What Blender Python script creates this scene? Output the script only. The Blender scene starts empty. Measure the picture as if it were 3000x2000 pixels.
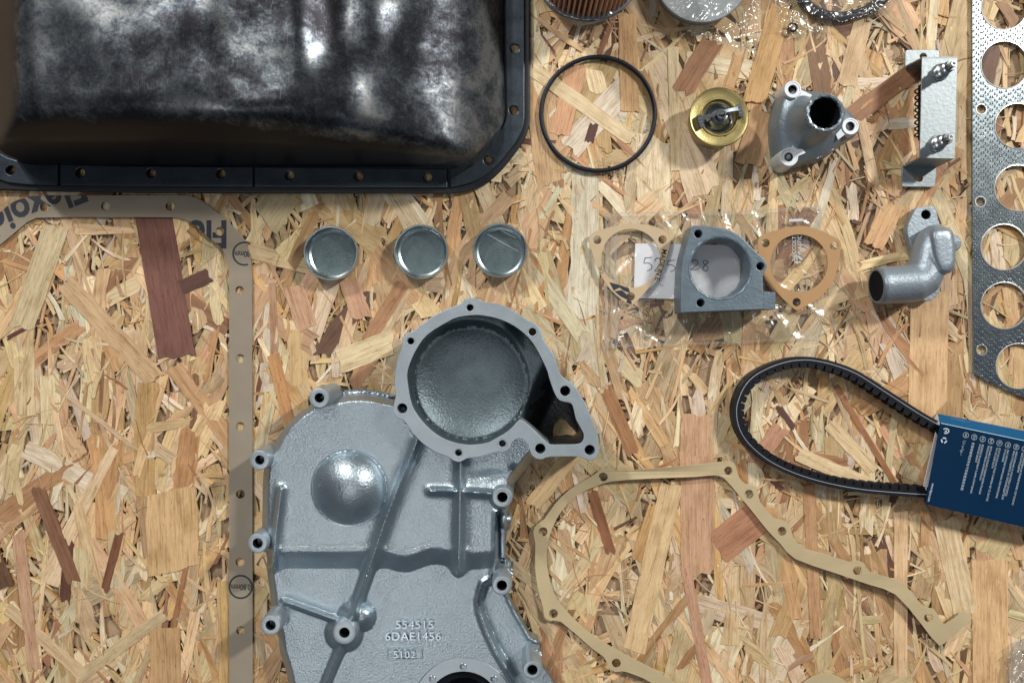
import bpy, bmesh, math, random
import numpy as np
from mathutils import Vector, Matrix
from mathutils.geometry import delaunay_2d_cdt

# ------------------------------------------------------------------ units, camera, light
# Lengths are handled in "u": 4 u = 1 mm.  The board's top is z = 0, x runs right, y up.
S = 0.00025
H = 2300.0                       # camera height above the board, in u
CX, CY = 1500.0, 1000.0          # the point of the board straight below the camera
sc = bpy.context.scene
col = sc.collection
cam = bpy.data.cameras.new('camera')
cam.sensor_fit = 'HORIZONTAL'; cam.sensor_width = 36.0
cam.lens = 36.0 * H / 3000.0
cam.clip_start = 0.01; cam.clip_end = 50.0
camo = bpy.data.objects.new('camera', cam); col.objects.link(camo)
camo.location = (0, 0, H * S)
sc.camera = camo

w = bpy.data.worlds.new('World'); sc.world = w; w.use_nodes = True
bg = w.node_tree.nodes['Background']
bg.inputs[0].default_value = (0.54, 0.64, 0.80, 1); bg.inputs[1].default_value = 0.13

def lamp(name, pos, size, power, colr, rotz=0):
    l = bpy.data.lights.new(name, 'AREA'); l.shape = 'RECTANGLE'
    l.size, l.size_y = size; l.energy = power; l.color = colr
    o = bpy.data.objects.new(name, l); col.objects.link(o)
    o.location = pos
    d = Vector((0, 0, 0)) - Vector(pos)
    o.rotation_euler = d.to_track_quat('-Z', 'Y').to_euler()
    return o
lamp('workshop_lamp', (2.10, 1.45, 2.00), (0.18, 0.38), 100, (1.0, 0.95, 0.87))
lamp('workshop_lamp', (-1.50, 2.25, 2.00), (0.14, 0.36), 80, (1.0, 0.96, 0.90))
lamp('workshop_lamp', (-0.68, 1.02, 2.00), (0.16, 0.42), 7.0, (1.0, 0.95, 0.86))
lamp('workshop_lamp', (-0.45, -0.80, 2.00), (0.60, 0.80), 7.0, (1.0, 0.96, 0.91))
vs = sc.view_settings
vs.view_transform = 'Standard'; vs.look = 'None'; vs.exposure = -0.10; vs.gamma = 1.0

R = random.Random(11)
rng = np.random.default_rng(5)

# ------------------------------------------------------------------ helpers
def lin(r, g, b):
    f = lambda c: (c / 255 / 12.92) if c / 255 <= 0.04045 else ((c / 255 + 0.055) / 1.055) ** 2.4
    return (f(r), f(g), f(b))

def P(px, py, z=0.0):            # the point at height z that the photo shows at (px, py)
    k = (H - z) / H
    return ((px - CX) * k, (CY - py) * k, z)

class T:                          # a thing or part: object + its origin in u
    def __init__(s, o, org): s.o = o; s.org = org

def thing(name, label, cat, org, group=None, kind=None):
    o = bpy.data.objects.new(name, None); col.objects.link(o)
    o.empty_display_size = 0.01
    o.location = Vector(org) * S
    if label: o['label'] = label
    if cat: o['category'] = cat
    if group: o['group'] = group
    if kind: o['kind'] = kind
    return T(o, Vector(org))

def link(name, me, parent, label=None, kind=None):
    o = bpy.data.objects.new(name, me); col.objects.link(o)
    if parent is not None: o.parent = parent.o
    if label: o['label'] = label
    if kind: o['kind'] = kind
    return T(o, parent.org if parent else Vector((0, 0, 0)))

def finish(me, m, smooth=True, angle=35):
    me.materials.append(m)
    if smooth:
        me.shade_smooth()
        me.set_sharp_from_angle(angle=math.radians(angle))

def mesh(name, verts, faces, m, parent, smooth=True, angle=35, label=None, kind=None):
    org = parent.org if parent else Vector((0, 0, 0))
    v = (np.asarray(verts, float) - np.array(org)) * S
    me = bpy.data.meshes.new(name)
    me.from_pydata(v.tolist(), [], faces)
    me.update()
    finish(me, m, smooth, angle)
    return link(name, me, parent, label, kind)

def curve_mesh(splines, depth, bevel, res=1):
    cu = bpy.data.curves.new('tmp', 'CURVE'); cu.dimensions = '2D'; cu.fill_mode = 'BOTH'
    for pts in splines:
        sp = cu.splines.new('POLY'); sp.points.add(len(pts) - 1)
        for p, (x, y) in zip(sp.points, pts): p.co = (x, y, 0, 1)
        sp.use_cyclic_u = True
    cu.extrude = max(depth / 2 - bevel, 0)
    cu.bevel_depth = bevel; cu.offset = -bevel; cu.bevel_resolution = res
    o = bpy.data.objects.new('tmp', cu); col.objects.link(o)
    me = bpy.data.meshes.new_from_object(o.evaluated_get(bpy.context.evaluated_depsgraph_get()))
    bpy.data.objects.remove(o); bpy.data.curves.remove(cu)
    return me

def plate(name, outer, holes, z0, z1, m, parent, bevel=1.0, label=None, res=1, angle=14):
    """flat piece with outline and holes, top at z1, bottom at z0"""
    org = parent.org if parent else Vector((0, 0, 0))
    def cv(pts): return [tuple((np.array(P(x, y, z1)[:2]) - np.array(org[:2])) * S) for x, y in pts]
    me = curve_mesh([cv(outer)] + [cv(h) for h in holes], (z1 - z0) * S, bevel * S, res)
    me.transform(Matrix.Translation((0, 0, ((z0 + z1) / 2 - org[2]) * S)))
    me.name = name
    me.materials.clear()
    bm = bmesh.new(); bm.from_mesh(me); bmesh.ops.remove_doubles(bm, verts=bm.verts, dist=S * 0.02); bm.to_mesh(me); bm.free()
    finish(me, m, True, angle)
    return link(name, me, parent, label)

def circ(cx, cy, r, n=24, ry=None, rot=0):
    ry = ry or r
    c, s = math.cos(rot), math.sin(rot)
    out = []
    for i in range(n):
        a = 2 * math.pi * i / n
        x, y = r * math.cos(a), ry * math.sin(a)
        out.append((cx + x * c - y * s, cy + x * s + y * c))
    return out

def smooth_loop(pts, n=4, closed=True):
    pts = [np.array(p, float) for p in pts]; k = len(pts); out = []
    rngk = range(k) if closed else range(k - 1)
    for i in rngk:
        if closed: p0, p1, p2, p3 = pts[i - 1], pts[i], pts[(i + 1) % k], pts[(i + 2) % k]
        else: p0, p1, p2, p3 = pts[max(i - 1, 0)], pts[i], pts[i + 1], pts[min(i + 2, k - 1)]
        for j in range(n):
            t = j / n
            out.append(tuple(0.5 * ((2 * p1) + (-p0 + p2) * t + (2 * p0 - 5 * p1 + 4 * p2 - p3) * t * t + (-p0 + 3 * p1 - 3 * p2 + p3) * t ** 3)))
    if not closed: out.append(tuple(pts[-1]))
    return out

def fillet(pts, n=5):            # polygon (x, y, r) with rounded corners
    out = []; k = len(pts)
    for i in range(k):
        x, y, r = pts[i]
        p = Vector((x, y)); a = Vector(pts[i - 1][:2]); b = Vector(pts[(i + 1) % k][:2])
        if r <= 0: out.append((x, y)); continue
        u, v = (a - p), (b - p)
        r2 = min(r, u.length * 0.49, v.length * 0.49)
        q0, q1 = p + u.normalized() * r2, p + v.normalized() * r2
        for j in range(n + 1):
            t = j / n
            q = (1 - t) ** 2 * q0 + 2 * t * (1 - t) * p + t * t * q1
            out.append((q.x, q.y))
    return out

def lathe(name, prof, c, m, parent, n=48, angle=35, label=None, wob=None):
    """profile of (radius, z) turned about a vertical axis through c = (x, y) in u"""
    v = []; f = []
    for r, z in prof:
        for i in range(n):
            a = 2 * math.pi * i / n
            rr = r + (wob(a, r, z) if wob else 0)
            v.append((c[0] + rr * math.cos(a), c[1] + rr * math.sin(a), z))
    for k in range(len(prof) - 1):
        for i in range(n):
            j = (i + 1) % n
            f.append((k * n + i, k * n + j, (k + 1) * n + j, (k + 1) * n + i))
    return mesh(name, v, f, m, parent, True, angle, label)

def sweep(path, rad, n=10, closed=False, flat=1.0, cap=True):
    pts = [Vector(p) for p in path]; k = len(pts)
    v = []; f = []; up = Vector((0, 0, 1)); prev = None
    for i, p in enumerate(pts):
        a = pts[i - 1] if (i or closed) else p
        b = pts[(i + 1) % k] if (i < k - 1 or closed) else p
        t = (b - a).normalized()
        s = t.cross(up)
        if s.length < 1e-3: s = prev or Vector((1, 0, 0))
        s.normalize()
        if prev is not None and s.dot(prev) < 0 and not closed: s = -s
        prev = s
        u = s.cross(t).normalized()
        r = rad[i] if hasattr(rad, '__len__') else rad
        for j in range(n):
            an = 2 * math.pi * j / n
            v.append(tuple(p + s * (r * math.cos(an)) + u * (r * flat * math.sin(an))))
    for i in range(k if closed else k - 1):
        ii = (i + 1) % k
        for j in range(n):
            jj = (j + 1) % n
            f.append((i * n + j, i * n + jj, ii * n + jj, ii * n + j))
    if not closed and cap:
        f.append(tuple(range(n))[::-1]); f.append(tuple((k - 1) * n + j for j in range(n)))
    return v, f

def tube(name, path, rad, m, parent, n=10, closed=False, flat=1.0, label=None):
    v, f = sweep(path, rad, n, closed, flat)
    return mesh(name, v, f, m, parent, True, 50, label)

def box(name, x0, x1, y0, y1, z0, z1, m, parent, b=1.0, label=None):
    bm = bmesh.new()
    bmesh.ops.create_cube(bm, size=1)
    for q in bm.verts:
        q.co = ((x0 + x1) / 2 + q.co.x * (x1 - x0), (y0 + y1) / 2 + q.co.y * (y1 - y0), (z0 + z1) / 2 + q.co.z * (z1 - z0))
    if b: bmesh.ops.bevel(bm, geom=bm.edges[:], offset=b, segments=2, affect='EDGES', profile=0.5)
    bm.verts.index_update()
    v = [tuple(q.co) for q in bm.verts]; f = [tuple(q.index for q in fc.verts) for fc in bm.faces]; bm.free()
    return mesh(name, v, f, m, parent, True, 40, label)

def inside(x, y, poly):
    poly = np.asarray(poly, float); n = len(poly); r = np.zeros(len(x), bool); j = n - 1
    for i in range(n):
        xi, yi = poly[i]; xj, yj = poly[j]
        if yi != yj:
            c = ((yi > y) != (yj > y)) & (x < (xj - xi) * (y - yi) / (yj - yi) + xi)
            r ^= c
        j = i
    return r

def dist(x, y, line, closed=False):
    x = np.asarray(x, float); y = np.asarray(y, float)
    L = [np.array(p, float) for p in line]
    d = np.full(x.shape, 1e9)
    for i in range(len(L) - (0 if closed else 1)):
        a, b = L[i], L[(i + 1) % len(L)]
        ab = b - a; q = max(ab @ ab, 1e-9)
        t = np.clip(((x - a[0]) * ab[0] + (y - a[1]) * ab[1]) / q, 0, 1)
        d = np.minimum(d, np.hypot(x - a[0] - t * ab[0], y - a[1] - t * ab[1]))
    return d

def sstep(a, b, x):
    t = np.clip((x - a) / (b - a), 0, 1); return t * t * (3 - 2 * t)

def resample(loop, step):
    out = []; k = len(loop)
    for i in range(k):
        a = np.array(loop[i], float); b = np.array(loop[(i + 1) % k], float)
        n = max(1, int(round(np.hypot(*(b - a)) / step)))
        for j in range(n): out.append(tuple(a + (b - a) * j / n))
    return out

def field(name, outer, holes, zf, step, m, parent, skirt=None, label=None, angle=60, hole_skirt=None, m2=None):
    """relief surface: CDT of outline + holes + inner points, height zf(x, y); skirts go straight down"""
    loops = [resample(outer, step)] + [resample(h, step * 0.7) for h in holes]
    pts = []; edges = []
    for lp in loops:
        b = len(pts); k = len(lp); pts += lp
        edges += [(b + i, b + (i + 1) % k) for i in range(k)]
    o = np.array(loops[0]); x0, y0 = o.min(0); x1, y1 = o.max(0)
    gx, gy = np.meshgrid(np.arange(x0, x1, step), np.arange(y0, y1, step * 0.87))
    gx = gx + (np.arange(gx.shape[0]) % 2)[:, None] * step / 2
    gx = gx.ravel() + rng.uniform(-.1, .1, gx.size) * step; gy = gy.ravel() + rng.uniform(-.1, .1, gy.size) * step
    ok = inside(gx, gy, loops[0])
    for h in loops[1:]: ok &= ~inside(gx, gy, h)
    gx, gy = gx[ok], gy[ok]
    d = np.full(gx.shape, 1e9)
    for h in loops: d = np.minimum(d, dist(gx, gy, h, True))
    gx, gy = gx[d > step * .45], gy[d > step * .45]
    pts += list(zip(gx.tolist(), gy.tolist()))
    res = delaunay_2d_cdt([Vector(p) for p in pts], edges, [], 0, 1e-4)
    pv = np.array([tuple(p) for p in res[0]]); tri = np.array([t for t in res[2] if len(t) == 3])
    c = pv[tri].mean(1)
    ok = inside(c[:, 0], c[:, 1], loops[0])
    for h in loops[1:]: ok &= ~inside(c[:, 0], c[:, 1], h)
    tri = tri[ok]
    z = zf(pv[:, 0], pv[:, 1])
    k = (H - z) / H
    v = np.stack([(pv[:, 0] - CX) * k, (CY - pv[:, 1]) * k, z], 1)
    a, b, cc = v[tri[:, 0]], v[tri[:, 1]], v[tri[:, 2]]
    nz = np.cross(b - a, cc - a)[:, 2]
    tri[nz < 0] = tri[nz < 0][:, ::-1]
    verts = v.tolist(); faces = tri.tolist()
    for li, lp in enumerate(loops):
        sk = skirt if li == 0 else hole_skirt
        if sk is None: continue
        q = np.array(lp); zz = zf(q[:, 0], q[:, 1]); kk = (H - zz) / H
        b0 = len(verts); n = len(lp)
        for i in range(n): verts.append([(q[i, 0] - CX) * kk[i], (CY - q[i, 1]) * kk[i], zz[i]])
        for i in range(n): verts.append([(q[i, 0] - CX) * kk[i], (CY - q[i, 1]) * kk[i], min(sk, zz[i] - .5)])
        for i in range(n): j = (i + 1) % n; faces.append([b0 + i, b0 + j, b0 + n + j, b0 + n + i])
    r = mesh(name, verts, faces, m, parent, True, angle, label)
    if m2:                       # second material where m2[1](x, y) says so
        r.o.data.materials.append(m2[0])
        cc = pv[tri].mean(1); idx = np.zeros(len(faces), np.int32)
        idx[:len(tri)] = m2[1](cc[:, 0], cc[:, 1]); idx[len(tri):] = 1
        r.o.data.polygons.foreach_set('material_index', idx)
    return r

FONT = None
def text(name, s, px, py, z, size, rot, m, parent, ext=0.0, align='CENTER', off=0.0, clip=None, sx=1.0, shear=0.0, spc=1.0):
    cu = bpy.data.curves.new('t', 'FONT'); cu.body = s; cu.size = size * S
    cu.align_x = align; cu.align_y = 'CENTER'; cu.extrude = ext * S; cu.offset = off * S; cu.shear = shear; cu.space_character = spc
    cu.resolution_u = 3
    o = bpy.data.objects.new('t', cu); col.objects.link(o)
    me = bpy.data.meshes.new_from_object(o.evaluated_get(bpy.context.evaluated_depsgraph_get()))
    bpy.data.objects.remove(o); bpy.data.curves.remove(cu)
    k = (H - z) / H
    c = Vector(P(px, py, z)) - parent.org
    me.transform(Matrix.Translation(c * S) @ Matrix.Rotation(math.radians(rot), 4, 'Z') @ Matrix.Diagonal((k * sx, k, 1, 1)))
    me.name = name; me.materials.clear(); me.materials.append(m)
    if clip:                          # keep only what lands on the sheet (its outline and holes in photo points)
        loops = [[tuple((np.array(P(x, y, z)[:2]) - np.array(parent.org[:2])) * S) for x, y in lp] for lp in clip]
        cm = curve_mesh(loops, 8 * S, 0.0); cm.transform(Matrix.Translation((0, 0, (z - parent.org[2]) * S)))
        oa = bpy.data.objects.new('a', me); ob = bpy.data.objects.new('b', cm); col.objects.link(oa); col.objects.link(ob)
        for q in (me, cm):
            bm = bmesh.new(); bm.from_mesh(q); bmesh.ops.remove_doubles(bm, verts=bm.verts, dist=S * .004)
            bmesh.ops.recalc_face_normals(bm, faces=bm.faces[:]); bm.to_mesh(q); bm.free()
        md = oa.modifiers.new('b', 'BOOLEAN'); md.operation = 'INTERSECT'; md.object = ob; md.solver = 'EXACT'
        me = bpy.data.meshes.new_from_object(oa.evaluated_get(bpy.context.evaluated_depsgraph_get()))
        bpy.data.objects.remove(oa); bpy.data.objects.remove(ob); me.name = name
        me.materials.clear(); me.materials.append(m)
    return link(name, me, parent)

def strip(name, lines, width, z, m, parent):      # drawn lines as thin flat ribbons, (px, py) points
    v = []; f = []
    for ln in lines:
        p = [Vector(P(x, y, z)) for x, y in ln]
        for i, q in enumerate(p):
            t = (p[min(i + 1, len(p) - 1)] - p[max(i - 1, 0)]).normalized()
            s = Vector((-t.y, t.x, 0)) * width / 2
            v += [tuple(q + s), tuple(q - s)]
            if i: b = len(v) - 4; f.append((b, b + 1, b + 3, b + 2))
    return mesh(name, v, f, m, parent, False)

# ------------------------------------------------------------------ materials
class N:
    def __init__(s, name):
        s.m = bpy.data.materials.new(name); s.m.use_nodes = True
        s.t = s.m.node_tree; s.t.nodes.clear()
        s.out = s.t.nodes.new('ShaderNodeOutputMaterial')
    def n(s, typ, ins=None, **kw):
        nd = s.t.nodes.new(typ)
        for k, v in kw.items(): setattr(nd, k, v)
        for k, v in (ins or {}).items():
            sk = nd.inputs[k]
            if isinstance(v, bpy.types.NodeSocket): s.t.links.new(v, sk)
            else: sk.default_value = v
        return nd
    def coords(s):
        tc = s.n('ShaderNodeTexCoord')
        return s.n('ShaderNodeVectorMath', {0: tc.outputs['Object'], 3: 1 / S}, operation='SCALE').outputs[0]
    def noise(s, vec, scale, detail=3, rough=.55, dist=0.0):
        return s.n('ShaderNodeTexNoise', {'Vector': vec, 'Scale': scale, 'Detail': detail, 'Roughness': rough, 'Distortion': dist}).outputs[0]
    def ramp(s, fac, stops):
        nd = s.n('ShaderNodeValToRGB', {0: fac}); e = nd.color_ramp.elements
        while len(e) < len(stops): e.new(0.5)
        for el, (p, c) in zip(e, stops):
            el.position = p; el.color = (c[0], c[1], c[2], 1) if hasattr(c, '__len__') else (c, c, c, 1)
        return nd.outputs[0]
    def math(s, op, a, b=0.0, c=None):
        ins = {0: a, 1: b}
        if c is not None: ins[2] = c
        return s.n('ShaderNodeMath', ins, operation=op).outputs[0]
    def mix(s, fac, a, b, blend='MIX'):
        nd = s.n('ShaderNodeMix', data_type='RGBA', blend_type=blend)
        for i, v in ((0, fac), (6, a), (7, b)):
            if isinstance(v, bpy.types.NodeSocket): s.t.links.new(v, nd.inputs[i])
            else: nd.inputs[i].default_value = v if i == 0 else (*v, 1)
        return nd.outputs[2]
    def bump(s, h, strength, distance):
        return s.n('ShaderNodeBump', {'Height': h, 'Strength': strength, 'Distance': distance * S}).outputs[0]
    def bsdf(s, **kw):
        b = s.n('ShaderNodeBsdfPrincipled', {k.replace('_', ' '): v for k, v in kw.items()})
        s.t.links.new(b.outputs[0], s.out.inputs[0]); return b

def simple(name, c, rough=.5, metal=0.0, var=.12, vs_=.02, fine=.3, bump=0.0, bs=.2, rv=.1, spec=.5):
    a = N(name); v = a.coords()
    n1 = a.noise(v, vs_, 4); n2 = a.noise(v, fine, 2)
    f = a.math('ADD', a.math('MULTIPLY', n1, .65), a.math('MULTIPLY', n2, .35))
    colr = a.ramp(f, [(.25, [x * (1 - var) for x in c]), (.75, [min(1, x * (1 + var)) for x in c])])
    rg = a.math('MULTIPLY_ADD', n1, rv * 2, rough - rv)
    kw = dict(Base_Color=colr, Roughness=rg, Metallic=metal)
    if bump: kw['Normal'] = a.bump(a.noise(v, bs, 3), bump, 2.0)
    b = a.bsdf(**kw); b.inputs['Specular IOR Level'].default_value = spec
    return a.m

M = {}
M['cast'] = simple('silver_cast_paint', (.375, .45, .505), .37, .90, .08, .012, .25, .75, .19, .08)
M['cast_dark'] = simple('chamber_cast_metal', (.105, .14, .16), .44, .75, .2, .03, .25, .8, .16, .06)
M['outlet_dark'] = simple('dark_rough_casting', (.016, .018, .022), .38, .2, .4, .03, .25, 1.0, .12, .1)  # much darker casting colour for the outlet side of the chamber
M['machined'] = simple('machined_aluminium', (.345, .405, .45), .44, .66, .16, .015, .35, .10, .3, .06)
M['cast_soft'] = simple('satin_silver_paint', (.27, .325, .375), .46, .55, .10, .02, .2, .6, .10, .06)
M['cast_smooth'] = simple('smooth_silver_paint', (.40, .46, .52), .36, .9, .05)
M['boss_face'] = simple('bright_machined_face', (.54, .58, .62), .5, .45, .12, .03, .3)
M['tab'] = simple('dark_spring_steel', (.10, .115, .13), .4, .8, .1)
M['grey_cast'] = simple('grey_cast_paint', (.19, .235, .275), .38, .5, .10, .02, .2, .45, .11, .06)
M['blue_cast'] = simple('blue_grey_paint', (.125, .168, .205), .42, .3, .12, .02, .2, .6, .13, .08)
M['shade_black'] = simple('matte_shade_black', (.006, .008, .011), .8, 0, .2, spec=.1)  # near-black colour puts shade into bores and holes; also the coil core
M['brass'] = simple('brass', (.38, .315, .14), .40, .88, .10, .03, .25, .15, .2, .08)
M['steel_dark'] = simple('dark_chrome', (.19, .215, .24), .30, 1.0, .1)
M['chrome'] = simple('chrome', (.55, .58, .60), .28, 1.0, .05)
M['zinc'] = simple('zinc_plate', (.235, .275, .295), .46, .70, .18, .04, .12, .22, .10, .08)
M['plug'] = simple('zinc_plug', (.12, .162, .178), .42, .9, .2, .05, .30, .35, .30, .05)
M['plug_rim'] = simple('bright_zinc', (.46, .52, .54), .30, 1.0, .12)
M['rubber'] = simple('black_rubber', (.005, .007, .012), .5, 0, .2, spec=.3)
M['rubber_blue'] = simple('blue_black_rubber', (.004, .008, .016), .5, 0, .2, spec=.3)
M['tooth'] = simple('belt_rubber', (.003, .004, .008), .6, 0, .2, spec=.25)
M['cord'] = simple('pale_cord', (.45, .48, .52), .5)
M['paper_grey'] = simple('grey_gasket_paper', (.235, .203, .158), .8, 0, .13, .012, .55, .12, .35, .05)
M['paper_olive'] = simple('olive_gasket_paper', (.40, .325, .195), .8, 0, .13, .012, .55, .12, .35, .05)
M['paper_beige'] = simple('beige_gasket_paper', (.44, .345, .22), .8, 0, .13, .012, .55, .12, .35, .05)
M['paper_tan'] = simple('tan_gasket_paper', (.36, .215, .10), .8, 0, .13, .012, .55, .12, .35, .05)
M['ink'] = simple('navy_ink', (.014, .018, .030), .6, 0, .2)
M['pen'] = simple('pen_ink', (.02, .022, .035), .6)
M['label'] = simple('white_paper', (.72, .73, .78), .7, 0, .02)
M['box_blue'] = simple('blue_card', (.0004, .017, .052), .36, 0, .06, .01, .3, .03, .3, .05, spec=.25)
M['box_side'] = simple('lighter_blue_card', (.001, .075, .19), .6, 0, .06, spec=.12)
M['card'] = simple('grey_card', (.48, .50, .52), .7)
M['print'] = simple('white_print', (.42, .50, .56), .6, 0, .02)
M['print_blue'] = simple('pale_blue_print', (.42, .66, .80), .6, 0, .02)
M['pleat'] = simple('filter_paper', (.52, .30, .19), .8, 0, .12)
M['pleat_dark'] = simple('filter_gap', (.060, .022, .018), .8)
M['rim_grey'] = simple('grey_blue_rim', (.10, .13, .17), .5)
M['lid'] = simple('grey_lid', (.25, .28, .30), .5, .2, .06)
M['lid_rim'] = simple('blue_lid_rim', (.05, .12, .17), .4)
M['slot'] = simple('slot_shade', (.012, .014, .016), .6)  # near-black for the shade in slots, holes and recesses
M['lip'] = simple('punched_lip', (.75, .78, .80), .3, .8, .05)
M['gasket_metal'] = simple('perforated_steel', (.30, .365, .40), .235, .95, .10, .03, .15, .12, .12, .07)

def pan_material():                # black paint worn through to steel on the raised floor
    a = N('worn_black_steel'); v = a.coords()
    n1 = a.noise(v, .0042, 4, .55, 1.0); n2 = a.noise(v, .035, 6, .74, .5); n3 = a.noise(v, .13, 3, .7)
    f = a.math('ADD', a.math('MULTIPLY', n1, .52), a.math('ADD', a.math('MULTIPLY', n2, .32), a.math('MULTIPLY', n3, .16)))
    sp = a.n('ShaderNodeSeparateXYZ', {0: v})
    drop = a.n('ShaderNodeMapRange', {'Value': sp.outputs[0], 'From Min': 0.0, 'From Max': 560.0, 'To Max': 110.0}, interpolation_type='SMOOTHSTEP').outputs[0]
    zz = a.math('ADD', sp.outputs[2], a.math('ADD', drop, a.math('MULTIPLY', n2, 60)))
    wear = a.n('ShaderNodeMapRange', {'Value': zz, 'From Min': 318, 'From Max': 366}, interpolation_type='SMOOTHSTEP').outputs[0]
    end = a.n('ShaderNodeMapRange', {'Value': sp.outputs[0], 'From Min': 500, 'From Max': 640}).outputs[0]
    wear = a.math('MAXIMUM', wear, a.math('MULTIPLY', end, .75))
    steel = a.ramp(f, [(.40, (.017, .017, .021)), (.46, (.034, .037, .045)), (.51, (.070, .083, .098)), (.59, (.19, .20, .205))])
    c = a.mix(wear, (.005, .006, .010), steel)
    scv = a.n('ShaderNodeMapping', {'Vector': v, 'Rotation': (0, 0, .5), 'Scale': (.35, .006, 1)}).outputs[0]
    scr = a.ramp(a.noise(scv, 1.0, 2, .5), [(.66, 0.0), (.70, 1.0)])
    c = a.mix(a.math('MULTIPLY', scr, a.math('MULTIPLY', wear, .16)), c, (.30, .31, .31))
    rs = a.ramp(f, [(.40, .42), (.47, .35), (.58, .29)])
    rg = a.math('MULTIPLY_ADD', wear, a.math('SUBTRACT', a.math('MULTIPLY_ADD', end, .12, rs), .42), .42)
    h = a.math('ADD', a.math('MULTIPLY', n2, .6), a.math('MULTIPLY', n3, .4))
    b = a.bsdf(Base_Color=c, Roughness=rg, Metallic=a.math('MULTIPLY', wear, .9), Normal=a.bump(h, .11, 3.0))
    b.inputs['Specular IOR Level'].default_value = .18
    return a.m
M['pan'] = pan_material()
M['pan_rail'] = simple('worn_rail_steel', (.05, .065, .082), .40, .8, .35, .02, .12, .15, .1, .1)
M['pan_edge'] = simple('black_edge_paint', (.010, .012, .017), .45, .2, .2)

def wood_material():
    a = N('pressed_wood_strand')
    cA = a.n('ShaderNodeAttribute', attribute_name='tone').outputs['Color']
    uv = a.n('ShaderNodeAttribute', attribute_name='grain').outputs['Vector']
    def sc_(x, y): return a.n('ShaderNodeVectorMath', {0: uv, 1: (x, y, 1.0)}, operation='MULTIPLY').outputs[0]
    g1 = a.noise(sc_(.11, .0045), 1.0, 4, .65, .5)
    g2 = a.noise(sc_(.42, .022), 1.0, 2, .6)
    fl = a.noise(sc_(.26, .06), 1.0, 2, .5)
    bl = a.noise(sc_(.018, .010), 1.0, 3, .6)
    g = a.math('ADD', a.math('MULTIPLY', g1, .55), a.math('MULTIPLY', g2, .45))
    m1 = a.ramp(g, [(.34, (.55, .485, .42)), (.44, (.86, .83, .79)), (.52, (1.02, 1.02, 1.01)), (.64, (1.16, 1.18, 1.20))])
    m2 = a.ramp(fl, [(.22, (.52, .42, .34)), (.34, (.92, .90, .87)), (.42, (1, 1, 1)), (.9, (1, 1, 1))])
    m3 = a.ramp(bl, [(.28, (.76, .70, .62)), (.5, (1, 1, 1)), (.72, (1.10, 1.10, 1.11))])
    c = a.mix(1.0, cA, m1, 'MULTIPLY'); c = a.mix(1.0, c, m2, 'MULTIPLY'); c = a.mix(1.0, c, m3, 'MULTIPLY')
    a.bsdf(Base_Color=c, Roughness=.62, Normal=a.bump(a.math('ADD', g, a.math('MULTIPLY', fl, .4)), .45, 1.6))
    return a.m
M['wood'] = wood_material()
M['wood_base'] = simple('compressed_wood_core', (.30, .205, .125), .8, 0, .4, .03, .2)

def film(name, gloss=.10, tint=(.93, .94, .94), rough=.25, milky=.03):
    a = N(name); v = a.coords()
    h = a.math('ADD', a.noise(v, .018, 2, .5, 1.4), a.math('MULTIPLY', a.noise(v, .06, 1, .5, .5), .12))
    nm = a.bump(h, .6, 8.0)
    tr = a.n('ShaderNodeBsdfTransparent', {'Color': (*tint, 1)})
    gl = a.n('ShaderNodeBsdfGlossy', {'Color': (1, 1, 1, 1), 'Roughness': rough, 'Normal': nm})
    df = a.n('ShaderNodeBsdfDiffuse', {'Color': (.8, .82, .84, 1)})
    m1 = a.n('ShaderNodeMixShader', {0: milky, 1: tr.outputs[0], 2: df.outputs[0]})
    m2 = a.n('ShaderNodeMixShader', {0: gloss, 1: m1.outputs[0], 2: gl.outputs[0]})
    a.t.links.new(m2.outputs[0], a.out.inputs[0])
    return a.m
M['film'] = film('clear_plastic_film', .07, milky=.025)
M['film_thick'] = film('grey_plastic_film', .12, (.70, .72, .73), .12, .10)
M['seam'] = film('plastic_seam', .16, (.82, .84, .86), .16, .16)

# ------------------------------------------------------------------ the strand board
bd = bpy.data.meshes.new('strand_board')
board = None
def build_board():
    global board
    x0, x1, y0, y1 = -1000, 4000, -1000, 3000
    v = [(x - CX, CY - y, z) for z in (-15, -72) for x, y in ((x0, y0), (x1, y0), (x1, y1), (x0, y1))]
    f = [(3, 2, 1, 0), (4, 5, 6, 7)] + [(i, (i + 1) % 4, 4 + (i + 1) % 4, 4 + i) for i in range(4)]
    b = mesh('strand_board', v, f, M['wood_base'], None, False)
    b.o['kind'] = 'structure'
    b.o['label'] = 'pale oriented strand board of pressed wood flakes, the surface everything lies on'
    board = b
build_board()

TONES = [((215, 182, 136), 28), ((223, 197, 152), 24), ((229, 210, 172), 15), ((205, 165, 114), 13), ((184, 142, 98), 7),
         ((207, 166, 126), 4), ((160, 118, 82), 3.5), ((114, 78, 58), 1.5), ((226, 213, 186), 6), ((199, 175, 136), 6)]
TW = [t[1] for t in TONES]
def tone():
    c = R.choices(TONES, TW)[0][0]; j = R.uniform(.88, 1.07)
    c = lin(*[min(255, q * j + R.uniform(-5, 5)) for q in c])
    return tuple(q * m_ for q, m_ in zip(c, (.755, .755, .785)))

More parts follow.
